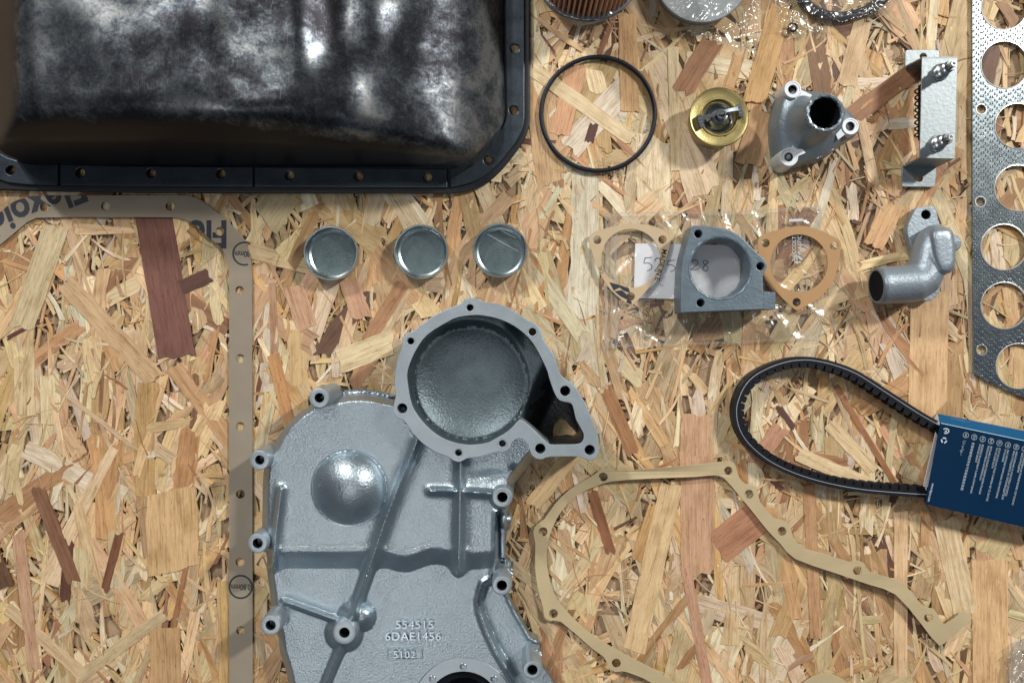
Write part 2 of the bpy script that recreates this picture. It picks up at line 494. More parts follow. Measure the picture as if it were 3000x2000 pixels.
def strand(cx, cy, L, Wd, ang, z, tiltl, tiltw, th, m=4, end=.5, rough=.05, taper=0.0, bend=0.0, cap=-.4, nc=3):
    """cx, cy in u; ang: direction of the grain; returns verts, grain coords, faces"""
    ca, sa = math.cos(ang), math.sin(ang)
    so, to = R.uniform(0, 900), R.uniform(0, 9000)
    cap -= R.uniform(0, 1.2)
    V = []; G = []
    sl0, sl1 = R.uniform(-end, end) * Wd * .7, R.uniform(-end, end) * Wd * .7
    e0 = [sl0 * (j / (nc - 1) - .5) + R.uniform(-end, end) * min(Wd, 40) * .45 for j in range(nc)]
    e1 = [sl1 * (j / (nc - 1) - .5) + R.uniform(-end, end) * min(Wd, 40) * .45 for j in range(nc)]
    wl = [R.uniform(-rough, rough) for _ in range(m + 1)]; wr = [R.uniform(-rough, rough) for _ in range(m + 1)]
    for i in range(m + 1):
        t = i / m
        for j in range(nc):
            s = j / (nc - 1) - .5
            l = (t - .5) * L + (e0[j] if i == 0 else e1[j] if i == m else 0)
            wv = Wd * (1 - taper * t)
            q = s * wv + bend * L * (t - .5) ** 2 * 4
            if j == 0: q += wl[i] * min(Wd, 60) * .6
            if j == nc - 1: q += wr[i] * min(Wd, 60) * .6
            zz = z + (t - .5) * tiltl + s * tiltw
            zz = min(zz, cap + (0 < j < nc - 1) * .15)
            V.append((cx + l * ca - q * sa, cy + l * sa + q * ca, zz)); G.append((q + so, l + to, to * .37))
    n = len(V); Ff = []
    for i in range(m):
        for j in range(nc - 1):
            a = i * nc + j; Ff.append((a, a + nc, a + nc + 1, a + 1))
    rim = [i * nc for i in range(m + 1)] + [m * nc + j for j in range(1, nc)] + [i * nc + nc - 1 for i in range(m - 1, -1, -1)] + list(range(nc - 2, 0, -1))
    for k in rim: V.append((V[k][0], V[k][1], V[k][2] - th)); G.append((G[k][0] + 3, G[k][1], G[k][2]))
    for i in range(len(rim)):
        j = (i + 1) % len(rim); Ff.append((rim[i], n + i, n + j, rim[j]))
    a, b, c = (Vector(V[q]) for q in Ff[0][:3])
    if (b - a).cross(c - a).z < 0: Ff = [tuple(reversed(q)) for q in Ff]
    return V, G, Ff

def wood_mesh(name, parts, kind=None, label=None):
    V = []; G = []; Ff = []; C = []
    for (v, g, f), c in parts:
        b = len(V); V += v; G += g; Ff += [tuple(q + b for q in fc) for fc in f]; C += [(*c, 1)] * len(v)
    me = bpy.data.meshes.new(name)
    me.from_pydata((np.array(V) * S).tolist(), [], Ff); me.update()
    ga = me.attributes.new('grain', 'FLOAT_VECTOR', 'POINT'); ga.data.foreach_set('vector', np.array(G, np.float32).ravel())
    ta = me.attributes.new('tone', 'FLOAT_COLOR', 'POINT'); ta.data.foreach_set('color', np.array(C, np.float32).ravel())
    me.materials.append(M['wood'])
    return link(name, me, board, label, kind)

def seg_strand(a, b, wd, rgb, z=-1.2, **kw):        # a hand-placed strand from photo point a to b
    ax, ay, _ = P(*a); bx, by, _ = P(*b)
    L = math.hypot(bx - ax, by - ay)
    s = strand((ax + bx) / 2, (ay + by) / 2, L, wd, math.atan2(by - ay, bx - ax), z, 0, 0, 5, m=9, nc=6, **kw)
    return s, tuple(q * m_ for q, m_ in zip(lin(*rgb), (.755, .755, .785)))

def grain_angle():
    if R.random() < .78: return math.pi / 2 + R.gauss(0, .46)
    return R.uniform(0, math.pi)
def rx(): return R.uniform(-1000, 4000) - CX
def ry(): return CY - R.uniform(-1000, 3000)

hand = [
 ((446, 610), (517, 1045), 108, (124, 82, 70), dict(end=.25, rough=.02)),
 ((530, 842), (612, 806), 44, (92, 58, 46), dict(end=.2, taper=.0)),
 ((2090, 118), (1998, 268), 62, (168, 122, 86), dict(end=.5)),
 ((2498, 338), (2705, 190), 56, (156, 114, 82), dict(end=.5)),
 ((2040, 1330), (2046, 1682), 100, (206, 165, 130), dict(end=.4, rough=.08)),
 ((2042, 1215), (2038, 1352), 88, (206, 166, 130), dict(end=.5, rough=.10)),
 ((1968, 1418), (1858, 1908), 66, (224, 194, 146), dict(end=.2, rough=.03)),
 ((2105, 1605), (2240, 1500), 100, (182, 132, 100), dict(end=.4)),
 ((1724, 420), (1742, 360), 26, (92, 56, 48), dict(end=.8)),
 ((2280, 1190), (2325, 1252), 18, (96, 62, 52), dict(end=.9)),
 ((1778, 1140), (1856, 1330), 38, (166, 120, 80), dict(end=.5)),
 ((2900, 1640), (2905, 2080), 106, (226, 188, 138), dict(end=.1, rough=.02)),
 ((2726, 850), (2716, 1300), 112, (226, 188, 140), dict(end=.1, rough=.02)),
 ((2915, 120), (2885, 262), 46, (112, 80, 62), dict(end=.6)),
 ((165, 660), (62, 960), 74, (206, 188, 148), dict(end=.4)),
 ((188, 826), (452, 1110), 58, (204, 172, 130), dict(end=.3)),
 ((500, 1436), (508, 1672), 150, (216, 180, 130), dict(end=.35, rough=.10)),
 ((110, 1430), (215, 1700), 40, (138, 98, 72), dict(end=.6)),
 ((350, 1560), (306, 1728), 24, (124, 80, 54), dict(end=.7)),
 ((200, 1590), (188, 1760), 30, (104, 66, 48), dict(end=.9)),
 ((1690, 190), (1640, 395), 60, (216, 168, 128), dict(end=.2)),
 ((1556, 200), (1850, 408), 42, (230, 208, 166), dict(end=.3)),
 ((1838, 40), (1846, 325), 54, (206, 166, 116), dict(end=.2)),
 ((1972, 140), (1982, 500), 32, (226, 206, 164), dict(end=.2)),
 ((100, 1960), (52, 1560), 36, (204, 164, 132), dict(end=.5)),
 ((20, 1780), (240, 1975), 34, (214, 186, 146), dict(end=.3)),
 ((220, 1990), (480, 1800), 34, (206, 184, 144), dict(end=.3)),
 ((480, 1840), (490, 2060), 90, (196, 158, 112), dict(end=.1)),
 ((655, 1700), (662, 2040), 40, (202, 168, 112), dict(end=.2)),
 ((2370, 1420), (2392, 1870), 34, (196, 154, 112), dict(end=.2)),
 ((2450, 1130), (2625, 1420), 16, (164, 114, 76), dict(end=.6)),
 ((2340, 1330), (2590, 1440), 42, (230, 206, 162), dict(end=.3)),
 ((2430, 1240), (2560, 1378), 40, (226, 200, 156), dict(end=.3)),
 ((2290, 1250), (2210, 1360), 50, (196, 148, 118), dict(end=.3)),
 ((2640, 1500), (2640, 1980), 40, (228, 194, 150), dict(end=.2)),
 ((2770, 1520), (2830, 1800), 70, (230, 206, 164), dict(end=.3)),
 ((800, 1040), (870, 1330), 36, (196, 146, 96), dict(end=.3)),
 ((990, 1060), (1150, 1000), 70, (226, 206, 164), dict(end=.4)),
 ((1075, 1000), (1180, 830), 40, (178, 134, 96), dict(end=.3)),
 ((860, 840), (900, 960), 60, (208, 166, 134), dict(end=.3)),
 ((1020, 820), (1060, 930), 58, (206, 162, 130), dict(end=.4)),
 ((1700, 1300), (1560, 1480), 50, (226, 196, 146), dict(end=.4)),
 ((2620, 600), (2560, 720), 60, (214, 172, 124), dict(end=.3)),
 ((250, 580), (330, 570), 30, (120, 84, 62), dict(end=.4)),
 ((20, 990), (115, 940), 12, (92, 58, 46), dict(end=.9)),
 ((1790, 1620), (1736, 1440), 30, (150, 100, 66), dict(end=.5)),
 ((2010, 1660), (2080, 2040), 30, (204, 160, 130), dict(end=.5)),
 ((1925, 1480), (1870, 1640), 46, (208, 166, 110), dict(end=.4)),
 ((2240, 330), (2190, 480), 80, (206, 166, 122), dict(end=.2)),
 ((2290, 20), (2210, 300), 66, (200, 160, 104), dict(end=.2)),
 ((2530, 60), (2480, 250), 54, (218, 188, 146), dict(end=.3)),
]
big = [seg_strand(a, b, wd, c, z=-.5 - .12 * (i % 7), **kw) for i, (a, b, wd, c, kw) in enumerate(hand)]
cells = [(i, j) for i in range(20) for j in range(13)]; R.shuffle(cells)
def strand_size(l0, l1, w0, w1):
    L = R.uniform(l0, l1); W_ = w0 + (w1 - w0) * R.random() ** 1.6
    return L, min(W_, L * .5)
for i, j in cells[:300 - len(big)]:
    L, Wd = strand_size(210, 480, 30, 110)
    big.append((strand((i + R.random()) * 180 - 300 - CX, CY - (j + R.random()) * 200 + 300, L, Wd, grain_angle(),
                       R.uniform(-5.0, -1.6), R.uniform(-4, 4), R.uniform(-2, 2), 5, m=8, nc=6, end=R.uniform(.1, .9), rough=R.uniform(.02, .12),
                       taper=R.choice([0, 0, .2, .5]), bend=R.uniform(-.03, .03), cap=-1.2), tone()))
for s in big: wood_mesh('wood_strand', [s])
rest = []
for _ in range(6000):
    L, Wd = strand_size(90, 360, 9, 62)
    rest.append((strand(rx(), ry(), L, Wd, grain_angle(), R.uniform(-7, -1.8), R.uniform(-5, 5), R.uniform(-2.5, 2.5), 5, m=5, nc=4,
                        end=R.uniform(.1, 1.1), rough=.12, taper=R.choice([0, 0, .3, .7]), bend=R.uniform(-.05, .05), cap=-1.5), tone()))
for _ in range(16500):
    L = 22 + 150 * R.random() ** 1.5; Wd = R.uniform(2.5, 12)
    rest.append((strand(rx(), ry(), L, Wd, R.uniform(0, math.pi) if R.random() < .35 else grain_angle(), R.uniform(-8, -1.2),
                        R.uniform(-5, 5), R.uniform(-2, 2), 3.5, m=3, end=R.uniform(.2, 1.6), rough=.2, taper=R.choice([0, .4, .8]),
                        bend=R.uniform(-.08, .08), cap=-1.1), tone()))
wood_mesh('wood_flakes', rest, kind='stuff', label='small wood flakes and slivers filling the gaps between the larger strands')

# ------------------------------------------------------------------ oil pan
def build_oil_pan():
    t = thing('oil_pan', 'large worn black steel oil pan lying upside down at the top left', 'oil pan', P(700, 200))
    outer = fillet([(-120, -120, 0), (-120, 470, 60), (-75, 540, 40), (80, 547, 40), (400, 552, 60), (1335, 555, 60), (1405, 537, 40),
                    (1460, 490, 30), (1518, 418, 30), (1541, 367, 40), (1541, 200, 40), (1541, -120, 0)])
    inner = fillet([(-60, -120, 0), (-40, 395, 40), (10, 452, 30), (78, 476, 40), (400, 482, 50), (1318, 490, 60), (1368, 474, 30),
                    (1412, 434, 30), (1464, 376, 30), (1480, 344, 40), (1476, 180, 40), (1472, -120, 0)])
    lip = fillet([(-130, -120, 0), (-130, 480, 60), (-80, 554, 40), (80, 559, 40), (400, 565, 60), (1345, 567, 60), (1418, 546, 40),
                  (1472, 497, 30), (1530, 422, 30), (1553, 370, 40), (1553, 200, 40), (1553, -120, 0)])
    holes = [(30, 499), (234, 506), (442, 507), (646, 509), (848, 514), (1050, 517), (1253, 520), (1430, 469), (1505, 323), (1508, 142), (1512, -40)]
    plate('flange', lip, [circ(x, y, 13) for x, y in holes] + [circ(800, 200, 20)], 3, 15, M['pan_edge'], t, 4, res=2)
    # bolted-on strips round the flange
    cuts = [-100, 171, 743, 1314]
    for a, b in ((-100, 169), (178, 741), (746, 1310)):
        yo = lambda x: np.interp(x, [-100, -60, 20, 80, 400, 1300], [470, 505, 534, 541, 545, 549]); yi = lambda x: np.interp(x, [-100, -20, 20, 80, 400, 1300], [400, 440, 462, 481, 487, 495])
        xs = np.linspace(a, b, 12)
        o = [(x, float(yi(x))) for x in xs] + [(x, float(yo(x))) for x in xs[::-1]]
        plate('flange_strip', o, [circ(x, y, 14) for x, y in holes if a + 15 < x < b - 15 and y > 480], 15, 24, M['pan_rail'], t, 1.6)
    o = fillet([(1319, 495, 0), (1372, 480, 25), (1418, 438, 25), (1470, 380, 20), (1486, 346, 40), (1483, 180, 40), (1480, -120, 0),
                (1536, -120, 0), (1536, 366, 40), (1513, 416, 30), (1456, 486, 30), (1400, 531, 40), (1319, 549, 10)])
    plate('flange_strip', o, [circ(x, y, 14) for x, y in holes if x > 1400], 15, 24, M['pan_rail'], t, 1.6)
    seam = lambda x: np.interp(x, [-60, 110, 640, 800, 1000, 1200, 1345], [300, 302, 308, 318, 344, 388, 424])
    bumps = [(580, 60, 62, 150, 13), (875, 110, 62, 170, 15), (965, 60, 80, 100, -15), (1090, 60, 60, 110, 11), (720, 170, 80, 120, -8),
             (1230, 130, 50, 90, 11), (1010, 270, 70, 70, 9), (400, 130, 150, 120, 6), (1180, 270, 90, 80, 7), (620, 250, 80, 40, 5), (250, 60, 90, 80, 6)]
    def zf(x, y):
        ys = seam(x)
        s1 = (488 - y) / (488 - ys)
        ztop = 352 - 110 * sstep(700, 1340, x)
        z1 = 22 + (ztop - 22) * np.where(s1 < .42, .62 * s1 / .42, np.where(s1 < 1.2, .62 + .38 * np.sin(np.clip((s1 - .42) / .78, 0, 1) * math.pi / 2), 1))
        s2 = np.clip((1478 - x) / 158, 0, 6)
        z2 = 22 + np.where(s2 < .12, 62 * s2 / .12, 62 + 172 * (s2 - .12) / .88)
        d4 = ((1474 - x) * .72 + (488 - y) * .70 - 62)
        z4 = 22 + 320 * np.clip(d4 / 95, 0, 3) ** .75
        s3 = np.clip((x + 62) / 190, 0, 3)
        z3 = 22 + 335 * np.where(s3 < .9, np.sin(np.clip(s3 / .9, 0, 1) * math.pi / 2), 1)
        k = .05
        kz = .014
        z2 = -np.log(np.exp(-kz * (z2 - 200)) + np.exp(-kz * (ztop + 24 - 200))) / kz + 200
        st = np.stack([z1, z2, z3, z4, ztop])
        z = -np.log(np.exp(-k * (st - 200)).sum(0)) / k + 200
        mk = np.clip((z - ztop + 75) / 60, 0, 1)
        for bx, by, sx, sy, h in bumps: z = z + mk * h * np.exp(-((x - bx) / sx) ** 2 - ((y - by) / sy) ** 2)
        z = z + mk * 2.2 * np.sin(x / 47 + y / 90) * np.sin(y / 38 - x / 130)
        return np.maximum(z, 16)
    field('sump', inner, [], zf, 9, M['pan'], t, skirt=10)
build_oil_pan()

# ------------------------------------------------------------------ thin paper gaskets
def build_oil_pan_gasket():
    t = thing('paper_gasket', 'long grey paper gasket with navy print running down left of the silver cover', 'gasket', P(705, 1200))
    outer = [(-90, 690), (-40, 652), (0, 622), (21, 604), (46, 588), (82, 577), (118, 573), (300, 572), (536, 572), (560, 575), (589, 586), (625, 613), (661, 643),
             (700, 680), (721, 711), (733, 752), (738, 800), (739, 1200), (740, 1700), (740, 2100)]
    inner = [(672, 2100), (671, 1700), (671, 1200), (671, 826), (669, 780), (661, 747), (646, 722), (607, 693), (579, 666), (553, 647), (518, 637),
             (371, 636), (200, 636), (107, 638), (79, 651), (46, 679), (0, 717), (-40, 750), (-90, 790)]
    hs = [(130, 607), (309, 604), (498, 604), (644, 678), (702, 851), (704, 1050), (704, 1249), (704, 1447), (703, 1646), (705, 1846), (705, 2040)]
    plate('gasket_sheet', outer + inner, [circ(x, y, 13, 20) for x, y in hs], 2.0, 5.2, M['paper_grey'], t, .6)
    z = 5.6
    sheet = [outer + inner] + [circ(x, y, 13, 20) for x, y in hs]
    # the maker's lettering runs upside down across the strip and is cut off by its edges
    text('printed_text', 'Flexoid', 247, 542, z, 119, 180 + 21.5, M['ink'], t, ext=.2, off=3.2, align='LEFT', clip=sheet, sx=.86)
    text('printed_text', 'Fle', 668, 682, z, 112, 180, M['ink'], t, ext=.2, off=3.2, align='LEFT', clip=sheet, sx=.86)
    ring = lambda cx, cy, r: [(cx + r * math.cos(a * math.pi / 24), cy + r * math.sin(a * math.pi / 24)) for a in range(49)]
    strip('printed_ring', [ring(705, 1718, 33)], 5, z, M['ink'], t)
    text('printed_text', '0.80mm', 705, 1718, z, 25, 180, M['ink'], t, off=.35, sx=.72)
    arc = [p for p in ring(716, 743, 33)]
    strip('printed_ring', [[(716 + 33 * math.cos(a), 743 + 33 * math.sin(a)) for a in np.linspace(1.25, 5.25, 30)]], 5, z, M['ink'], t)
    text('printed_text', '0.80mm', 716, 743, z, 25, 180, M['ink'], t, off=.35, sx=.72, ext=.2, clip=sheet)
build_oil_pan_gasket()

def build_timing_gasket():
    t = thing('paper_gasket', 'thin olive paper gasket, a wide open loop right of the silver cover', 'gasket', P(1900, 1600))
    outer = [(1750, 1380), (1763, 1370), (1786, 1373), (1812, 1377), (1946, 1367), (2050, 1357), (2116, 1350), (2147, 1353), (2158, 1376), (2165, 1398),
             (2183, 1416), (2205, 1420), (2221, 1443), (2225, 1467), (2259, 1508), (2275, 1518), (2302, 1526), (2316, 1548), (2321, 1570), (2350, 1602), (2404, 1616),
             (2465, 1636), (2485, 1641), (2506, 1637), (2526, 1646), (2540, 1668), (2608, 1689), (2639, 1704), (2676, 1745), (2700, 1772), (2727, 1777),
             (2741, 1796), (2761, 1823), (2812, 1789), (2826, 1790), (2843, 1809), (2778, 1860), (2746, 1886), (2690, 1820), (2615, 1735), (2540, 1707),
             (2438, 1673), (2326, 1634), (2285, 1592), (2244, 1549), (2205, 1500), (2161, 1447), (2125, 1405), (2098, 1390), (2036, 1394), (1902, 1399),
             (1790, 1408), (1750, 1421), (1692, 1447), (1647, 1492), (1616, 1550), (1603, 1604), (1603, 1657), (1620, 1728), (1652, 1778), (1714, 1840),
             (1804, 1898), (1902, 1947), (1982, 1996), (2100, 2080), (2040, 2090), (1920, 2000), (1857, 1970), (1821, 1960), (1799, 1963), (1781, 1945),
             (1768, 1920), (1732, 1894), (1643, 1818), (1612, 1816), (1594, 1801), (1591, 1776), (1576, 1724), (1567, 1657), (1568, 1590), (1562, 1556),
             (1573, 1533), (1594, 1519), (1625, 1474), (1670, 1430), (1723, 1398)]
    hs = [(1766, 1395), (2132, 1377), (2193, 1446), (2289, 1554), (2506, 1666), (2713, 1803), (1591, 1556), (1621, 1794), (1804, 1937)]
    gs = plate('gasket_sheet', smooth_loop(outer, 2), [circ(x, y, 13, 20) for x, y in hs], 3.0, 6.0, M['paper_olive'], t, .6)
    for q in gs.o.data.vertices:      # the sheet is not quite flat: parts of it lift off the board
        x, y = q.co.x / S, q.co.y / S
        q.co.z += S * (9 + 5 * math.sin(x / 95 + .6) + 4 * math.sin(y / 80 + x / 210))
    t2 = thing('round_gasket', 'rounded edge of an olive paper gasket peeking in at the bottom edge', 'gasket', P(2418, 2065))
    plate('gasket_sheet', circ(2418, 2066, 93, 48), [circ(2418, 2066, 62, 40)], 3, 6, M['paper_olive'], t2, .6)
build_timing_gasket()

# ------------------------------------------------------------------ silver timing cover
def build_cover():
    t = thing('timing_cover', 'big silver cast engine cover with ribs, a dome and a round open chamber', 'engine cover', P(1150, 1500))
    base = [(1130, 1165), (1159, 1159), (1107, 1146), (1067, 1141), (1021, 1142), (998, 1149), (972, 1152), (950, 1150), (925, 1165), (906, 1189), (872, 1212), (838, 1246), (815, 1278), (797, 1312),
            (780, 1330), (772, 1384), (770, 1416), (769, 1473), (768, 1550), (774, 1600), (782, 1630), (782, 1665), (789, 1722), (796, 1779), (806, 1830),
            (815, 1863), (820, 1909), (835, 1952), (846, 2000), (872, 2110), (950, 2220), (1130, 2285), (1480, 2290), (1640, 2220), (1672, 2120), (1646, 2050), (1620, 2000), (1609, 1980), (1589, 1952), (1588, 1923),
            (1583, 1894), (1575, 1871), (1552, 1866), (1534, 1831), (1509, 1788), (1489, 1745), (1497, 1711), (1502, 1688), (1504, 1665), (1494, 1645),
            (1481, 1633), (1482, 1600), (1484, 1566), (1492, 1552), (1500, 1523), (1490, 1492), (1494, 1478), (1502, 1450), (1509, 1414), (1529, 1388), (1546, 1368),
            (1563, 1345), (1558, 1318), (1548, 1285), (1522, 1262), (1490, 1283), (1452, 1303), (1375, 1320), (1310, 1308), (1255, 1272), (1205, 1218), (1172, 1178)]
    crest = [(1502, 1420), (1470, 1490), (1452, 1500), (1451, 1560), (1450, 1640), (1440, 1690), (1414, 1705), (1399, 1757), (1403, 1794), (1423, 1851), (1451, 1909), (1494, 1980), (1540, 2060), (1600, 2160)]
    pocket = [(1430, 1710), (1412, 1757), (1417, 1794), (1437, 1851), (1465, 1909), (1498, 1960), (1540, 1940), (1562, 1900), (1545, 1870), (1520, 1840), (1495, 1795), (1475, 1745)]
    topwall = [(1170, 1160), (1107, 1146), (1067, 1141), (1021, 1142), (972, 1152), (955, 1153)]
    def zc(x, y):
        x = np.asarray(x, float); y = np.asarray(y, float)
        yv = 1642 + 13 * np.sin((x - 1130) / 200 * 2 * math.pi) * np.exp(-((x - 1230) / 130.0) ** 2)
        z = 130 - 48 * sstep(-30, 44, y - yv) - .01 * (y - 1400)
        z = z + 3.0 * np.exp(-((y - yv + 32) / 12.0) ** 2)
        dm = np.hypot(x - 1024, y - 1428)
        z = z + np.where(dm < 108, 66 * np.clip(1 - (dm / 108) ** 2, 0, 1) ** .78 - 4 * np.exp(-((dm - 106) / 5) ** 2), -4 * np.exp(-((dm - 106) / 5) ** 2))
        def rib(line, top, half, fl, wd=16):
            d = dist(x, y, line)
            return top * (1 - sstep(half, half + wd, d)) + fl * np.exp(-(d / (half + wd + 8)) ** 2)
        low = 88.0
        def zr(h, line, half, wd):        # a rounded rib with sloping flanks
            d = dist(x, y, line); t = .72 * np.exp(-(d / (half + wd * .26)) ** 2) + .28 * np.exp(-(d / (half + wd * .9)) ** 2)
            return np.maximum(z, z + (h - z) * t)
        z = zr(168, [(1222, 1290), (1130, 1520), (1035, 1800)], 4, 20)
        z = zr(140, [(1002, 1886), (950, 2010), (920, 2100)], 4, 22)
        z = zr(168, [(1349, 1345), (1346, 1560), (1343, 1670)], 5, 18)
        z = zr(158, [(1262, 1437), (1350, 1439), (1450, 1446)], 4, 16)
        z = zr(156, [(824, 1432), (809, 1550), (800, 1660)], 3, 18)
        z = zr(120, [(832, 1760), (900, 1785), (985, 1815)], 3, 19)
        z = zr(152, [(1010, 1860), (1032, 1800)], 22, 20)
        d = np.hypot(x - 1058, y - 1806); z = np.maximum(z, np.where(d < 44, 84 + 46 * np.sqrt(np.clip(1 - (d / 44) ** 2, 0, 1)), 0))
        for bx, by, r in ((935, 1165, 34), (792, 1360, 0), (1008, 1853, 46), (1472, 1456, 42), (1470, 1712, 34), (1560, 1962, 40)):
            if r:
                d = np.hypot(x - bx, y - by); z = np.maximum(z, 150 - 60 * sstep(r - 14, r + 12, d))
        # right side: the rim drops behind the crest line, with a pocket and an outer lip
        dc = dist(x, y, crest)
        right = inside(x.ravel(), y.ravel(), [(1506, 1430)] + crest[1:] + [(2200, 2160), (2200, 1300)]).reshape(x.shape)
        zl = 92 - 66 * sstep(3, 26, dc)
        dl = dist(x, y, [(1480, 1640), (1484, 1745), (1505, 1790), (1530, 1833), (1550, 1868), (1572, 1880)])
        zl = zl + 30 * np.exp(-(dl / 9.0) ** 2)
        zl = np.maximum(zl, 118 * (1 - sstep(16, 42, np.hypot(x - 1566, y - 1925))))
        zl = np.maximum(zl, 100 * (1 - sstep(12, 34, np.hypot(x - 1494, y - 1680))))
        d = np.hypot(x - 1486, y - 1523); zl = np.maximum(zl, 40 + 52 * np.sqrt(np.clip(1 - (d / 27) ** 2, 0, 1)) * (d < 27))
        zl = zl + 44 * (1 - sstep(4, 11, np.abs(x - 1474))) * (y > 1490) * (y < 1632)
        z = np.where(right, np.minimum(z, np.maximum(zl, 20)), z + 8 * np.exp(-(dc / 9.0) ** 2) * (y > 1480))
        # the top rim wall faces the camera
        dt = dist(x, y, topwall)
        z = np.where(dt < 34, np.minimum(z, 14 + 118 * sstep(7, 34, dt) ** .8), z)
        z = z + np.where(dt < 8, 6, 0)
        # rounded rim on the left
        dl = dist(x, y, base[7:30])
        z = z - 34 * np.clip(1 - dl / 20, 0, 1) ** 1.6
        d2 = dist(x, y, [(1563, 1345), (1546, 1368), (1529, 1388), (1509, 1414)])
        z = z - 70 * np.clip(1 - d2 / 26, 0, 1) ** 1.3
        # shallow sinks beside the chamber
        z = z - 10 * np.exp(-((x - 1440) / 46) ** 2 - ((y - 1395) / 16) ** 2) - 8 * np.exp(-((x - 1512) / 16) ** 2 - ((y - 1372) / 14) ** 2)
        for bx, by, r in ((935, 1165, 22), (760, 1347, 22), (1008.5, 1853, 24), (1472, 1456, 22), (1470.5, 1714.5, 22), (1560, 1962, 22)):
            z = np.where(np.hypot(x - bx, y - by) < r, np.minimum(z, 58), z)
        return np.maximum(z, 9)
    seat = circ(1357, 2078, 153, 64)
    field('cover_body', base, [seat], zc, 3.1, M['cast'], t, skirt=0, hole_skirt=30, angle=70)
    # chamber: machined flange, floor with the deep outlet
    fo = [(1384, 872), (1363, 875), (1353, 887), (1315, 903), (1270, 925), (1229, 955), (1215, 967), (1191, 977), (1179, 991), (1177, 1015), (1165, 1049), (1157, 1094),
          (1155, 1129), (1159, 1158), (1154, 1180), (1152, 1204), (1164, 1222), (1184, 1232), (1205, 1263), (1233, 1294), (1270, 1320), (1312, 1337), (1326, 1347),
          (1343, 1353), (1360, 1347), (1370, 1342), (1408, 1337), (1454, 1324), (1477, 1323), (1494, 1313), (1503, 1293), (1520, 1284), (1537, 1290), (1550, 1311),
          (1557, 1331), (1572, 1343), (1589, 1345), (1611, 1338), (1688, 1337), (1707, 1342), (1729, 1347), (1746, 1341), (1755, 1326), (1755, 1309), (1750, 1270),
          (1736, 1232), (1717, 1186), (1698, 1152), (1681, 1127), (1660, 1113), (1642, 1096), (1635, 1081), (1627, 1050), (1611, 1021), (1590, 988), (1584, 967), (1569, 948),
          (1546, 938), (1515, 917), (1481, 897), (1450, 889), (1412, 883), (1401, 875)]
    fi = [(1388, 923), (1345, 929), (1315, 941), (1253, 980), (1219, 1025), (1195, 1084), (1196, 1129), (1208, 1187), (1236, 1232), (1277, 1270), (1322, 1292), (1374, 1302),
          (1425, 1297), (1451, 1285), (1489, 1262), (1518, 1232), (1532, 1231), (1566, 1260), (1604, 1296), (1618, 1301), (1640, 1301), (1690, 1300), (1706, 1292), (1710, 1272), (1698, 1247),
          (1687, 1226), (1679, 1192), (1670, 1180), (1650, 1176), (1634, 1167), (1621, 1142), (1608, 1104), (1600, 1078), (1562, 1006), (1520, 964), (1470, 937), (1420, 925)]
    fh = [(1377, 901, 10), (1203, 999, 10), (1178, 1196, 14.5), (1343, 1326, 10), (1472, 1299, 10), (1583, 1314, 15), (1728, 1318, 15), (1656, 1145, 15), (1560, 972, 11)]
    fo, fi = smooth_loop(fo, 3), smooth_loop(fi, 3)
    ZF = 190
    fl = plate('chamber_flange', fo, [fi] + [circ(x, y, r, 24) for x, y, r in fh], 4, ZF, M['machined'], t, 1.6, res=2)
    for x, y, r in fh:
        c = P(x, y, ZF)
        if r < 12: lathe('hole_rim', [(r + 1.5, ZF - 2), (r + 4.2, ZF + .6), (r + 2.6, ZF + .8), (r + .4, ZF - 3)], c, M['machined'], fl, 24)
    out = smooth_loop([(1618, 1278), (1616, 1246), (1628, 1226), (1642, 1219), (1660, 1232), (1688, 1262), (1684, 1276), (1660, 1274), (1640, 1278)], 3)
    def zfl(x, y):
        d = np.hypot(x - 1380, y - 1121)
        z = 92 + 30 * np.clip(d / 165, 0, 1.05) ** 3.2
        z = z - 6 * np.exp(-((d - 166) / 3.0) ** 2)
        z = z + 34 * sstep(168, 186, d) * (1 - sstep(1470, 1540, x))
        s = sstep(160, 240, (x - 1380) * .90 + (y - 1121) * .42)
        z = z - 110 * s
        return np.maximum(z, 8)
    liner = [(x, y) for x, y in fi]
    v = [P(1400 + (x - 1400) * .996, 1130 + (y - 1130) * .996, ZF - 3.5) for x, y in liner]; nl = len(v)
    v += [(a, b, 2) for a, b, _ in v]
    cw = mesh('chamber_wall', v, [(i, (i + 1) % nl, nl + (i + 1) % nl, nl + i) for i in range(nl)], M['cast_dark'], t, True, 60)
    cw.o.data.materials.append(M['outlet_dark'])
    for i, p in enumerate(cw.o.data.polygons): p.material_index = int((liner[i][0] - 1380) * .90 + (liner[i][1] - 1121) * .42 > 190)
    # outline of the floor, seen inside the flange
    big_in = smooth_loop([(1388, 915), (1310, 932), (1246, 974), (1210, 1022), (1187, 1084), (1188, 1132), (1200, 1192), (1230, 1239), (1272, 1278), (1320, 1300), (1374, 1311),
                          (1430, 1305), (1458, 1293), (1495, 1270), (1524, 1244), (1532, 1242), (1562, 1270), (1600, 1306), (1640, 1310), (1712, 1309), (1718, 1272), (1690, 1180),
                          (1640, 1160), (1608, 1078), (1570, 1000), (1524, 956), (1472, 928), (1420, 917)], 3)
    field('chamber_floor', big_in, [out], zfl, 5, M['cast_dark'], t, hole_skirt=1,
          m2=(M['outlet_dark'], lambda x, y: ((x - 1380) * .90 + (y - 1121) * .42 + 9 * np.sin(y / 11) + 6 * np.sin(x / 7 + y / 5) > 196)))
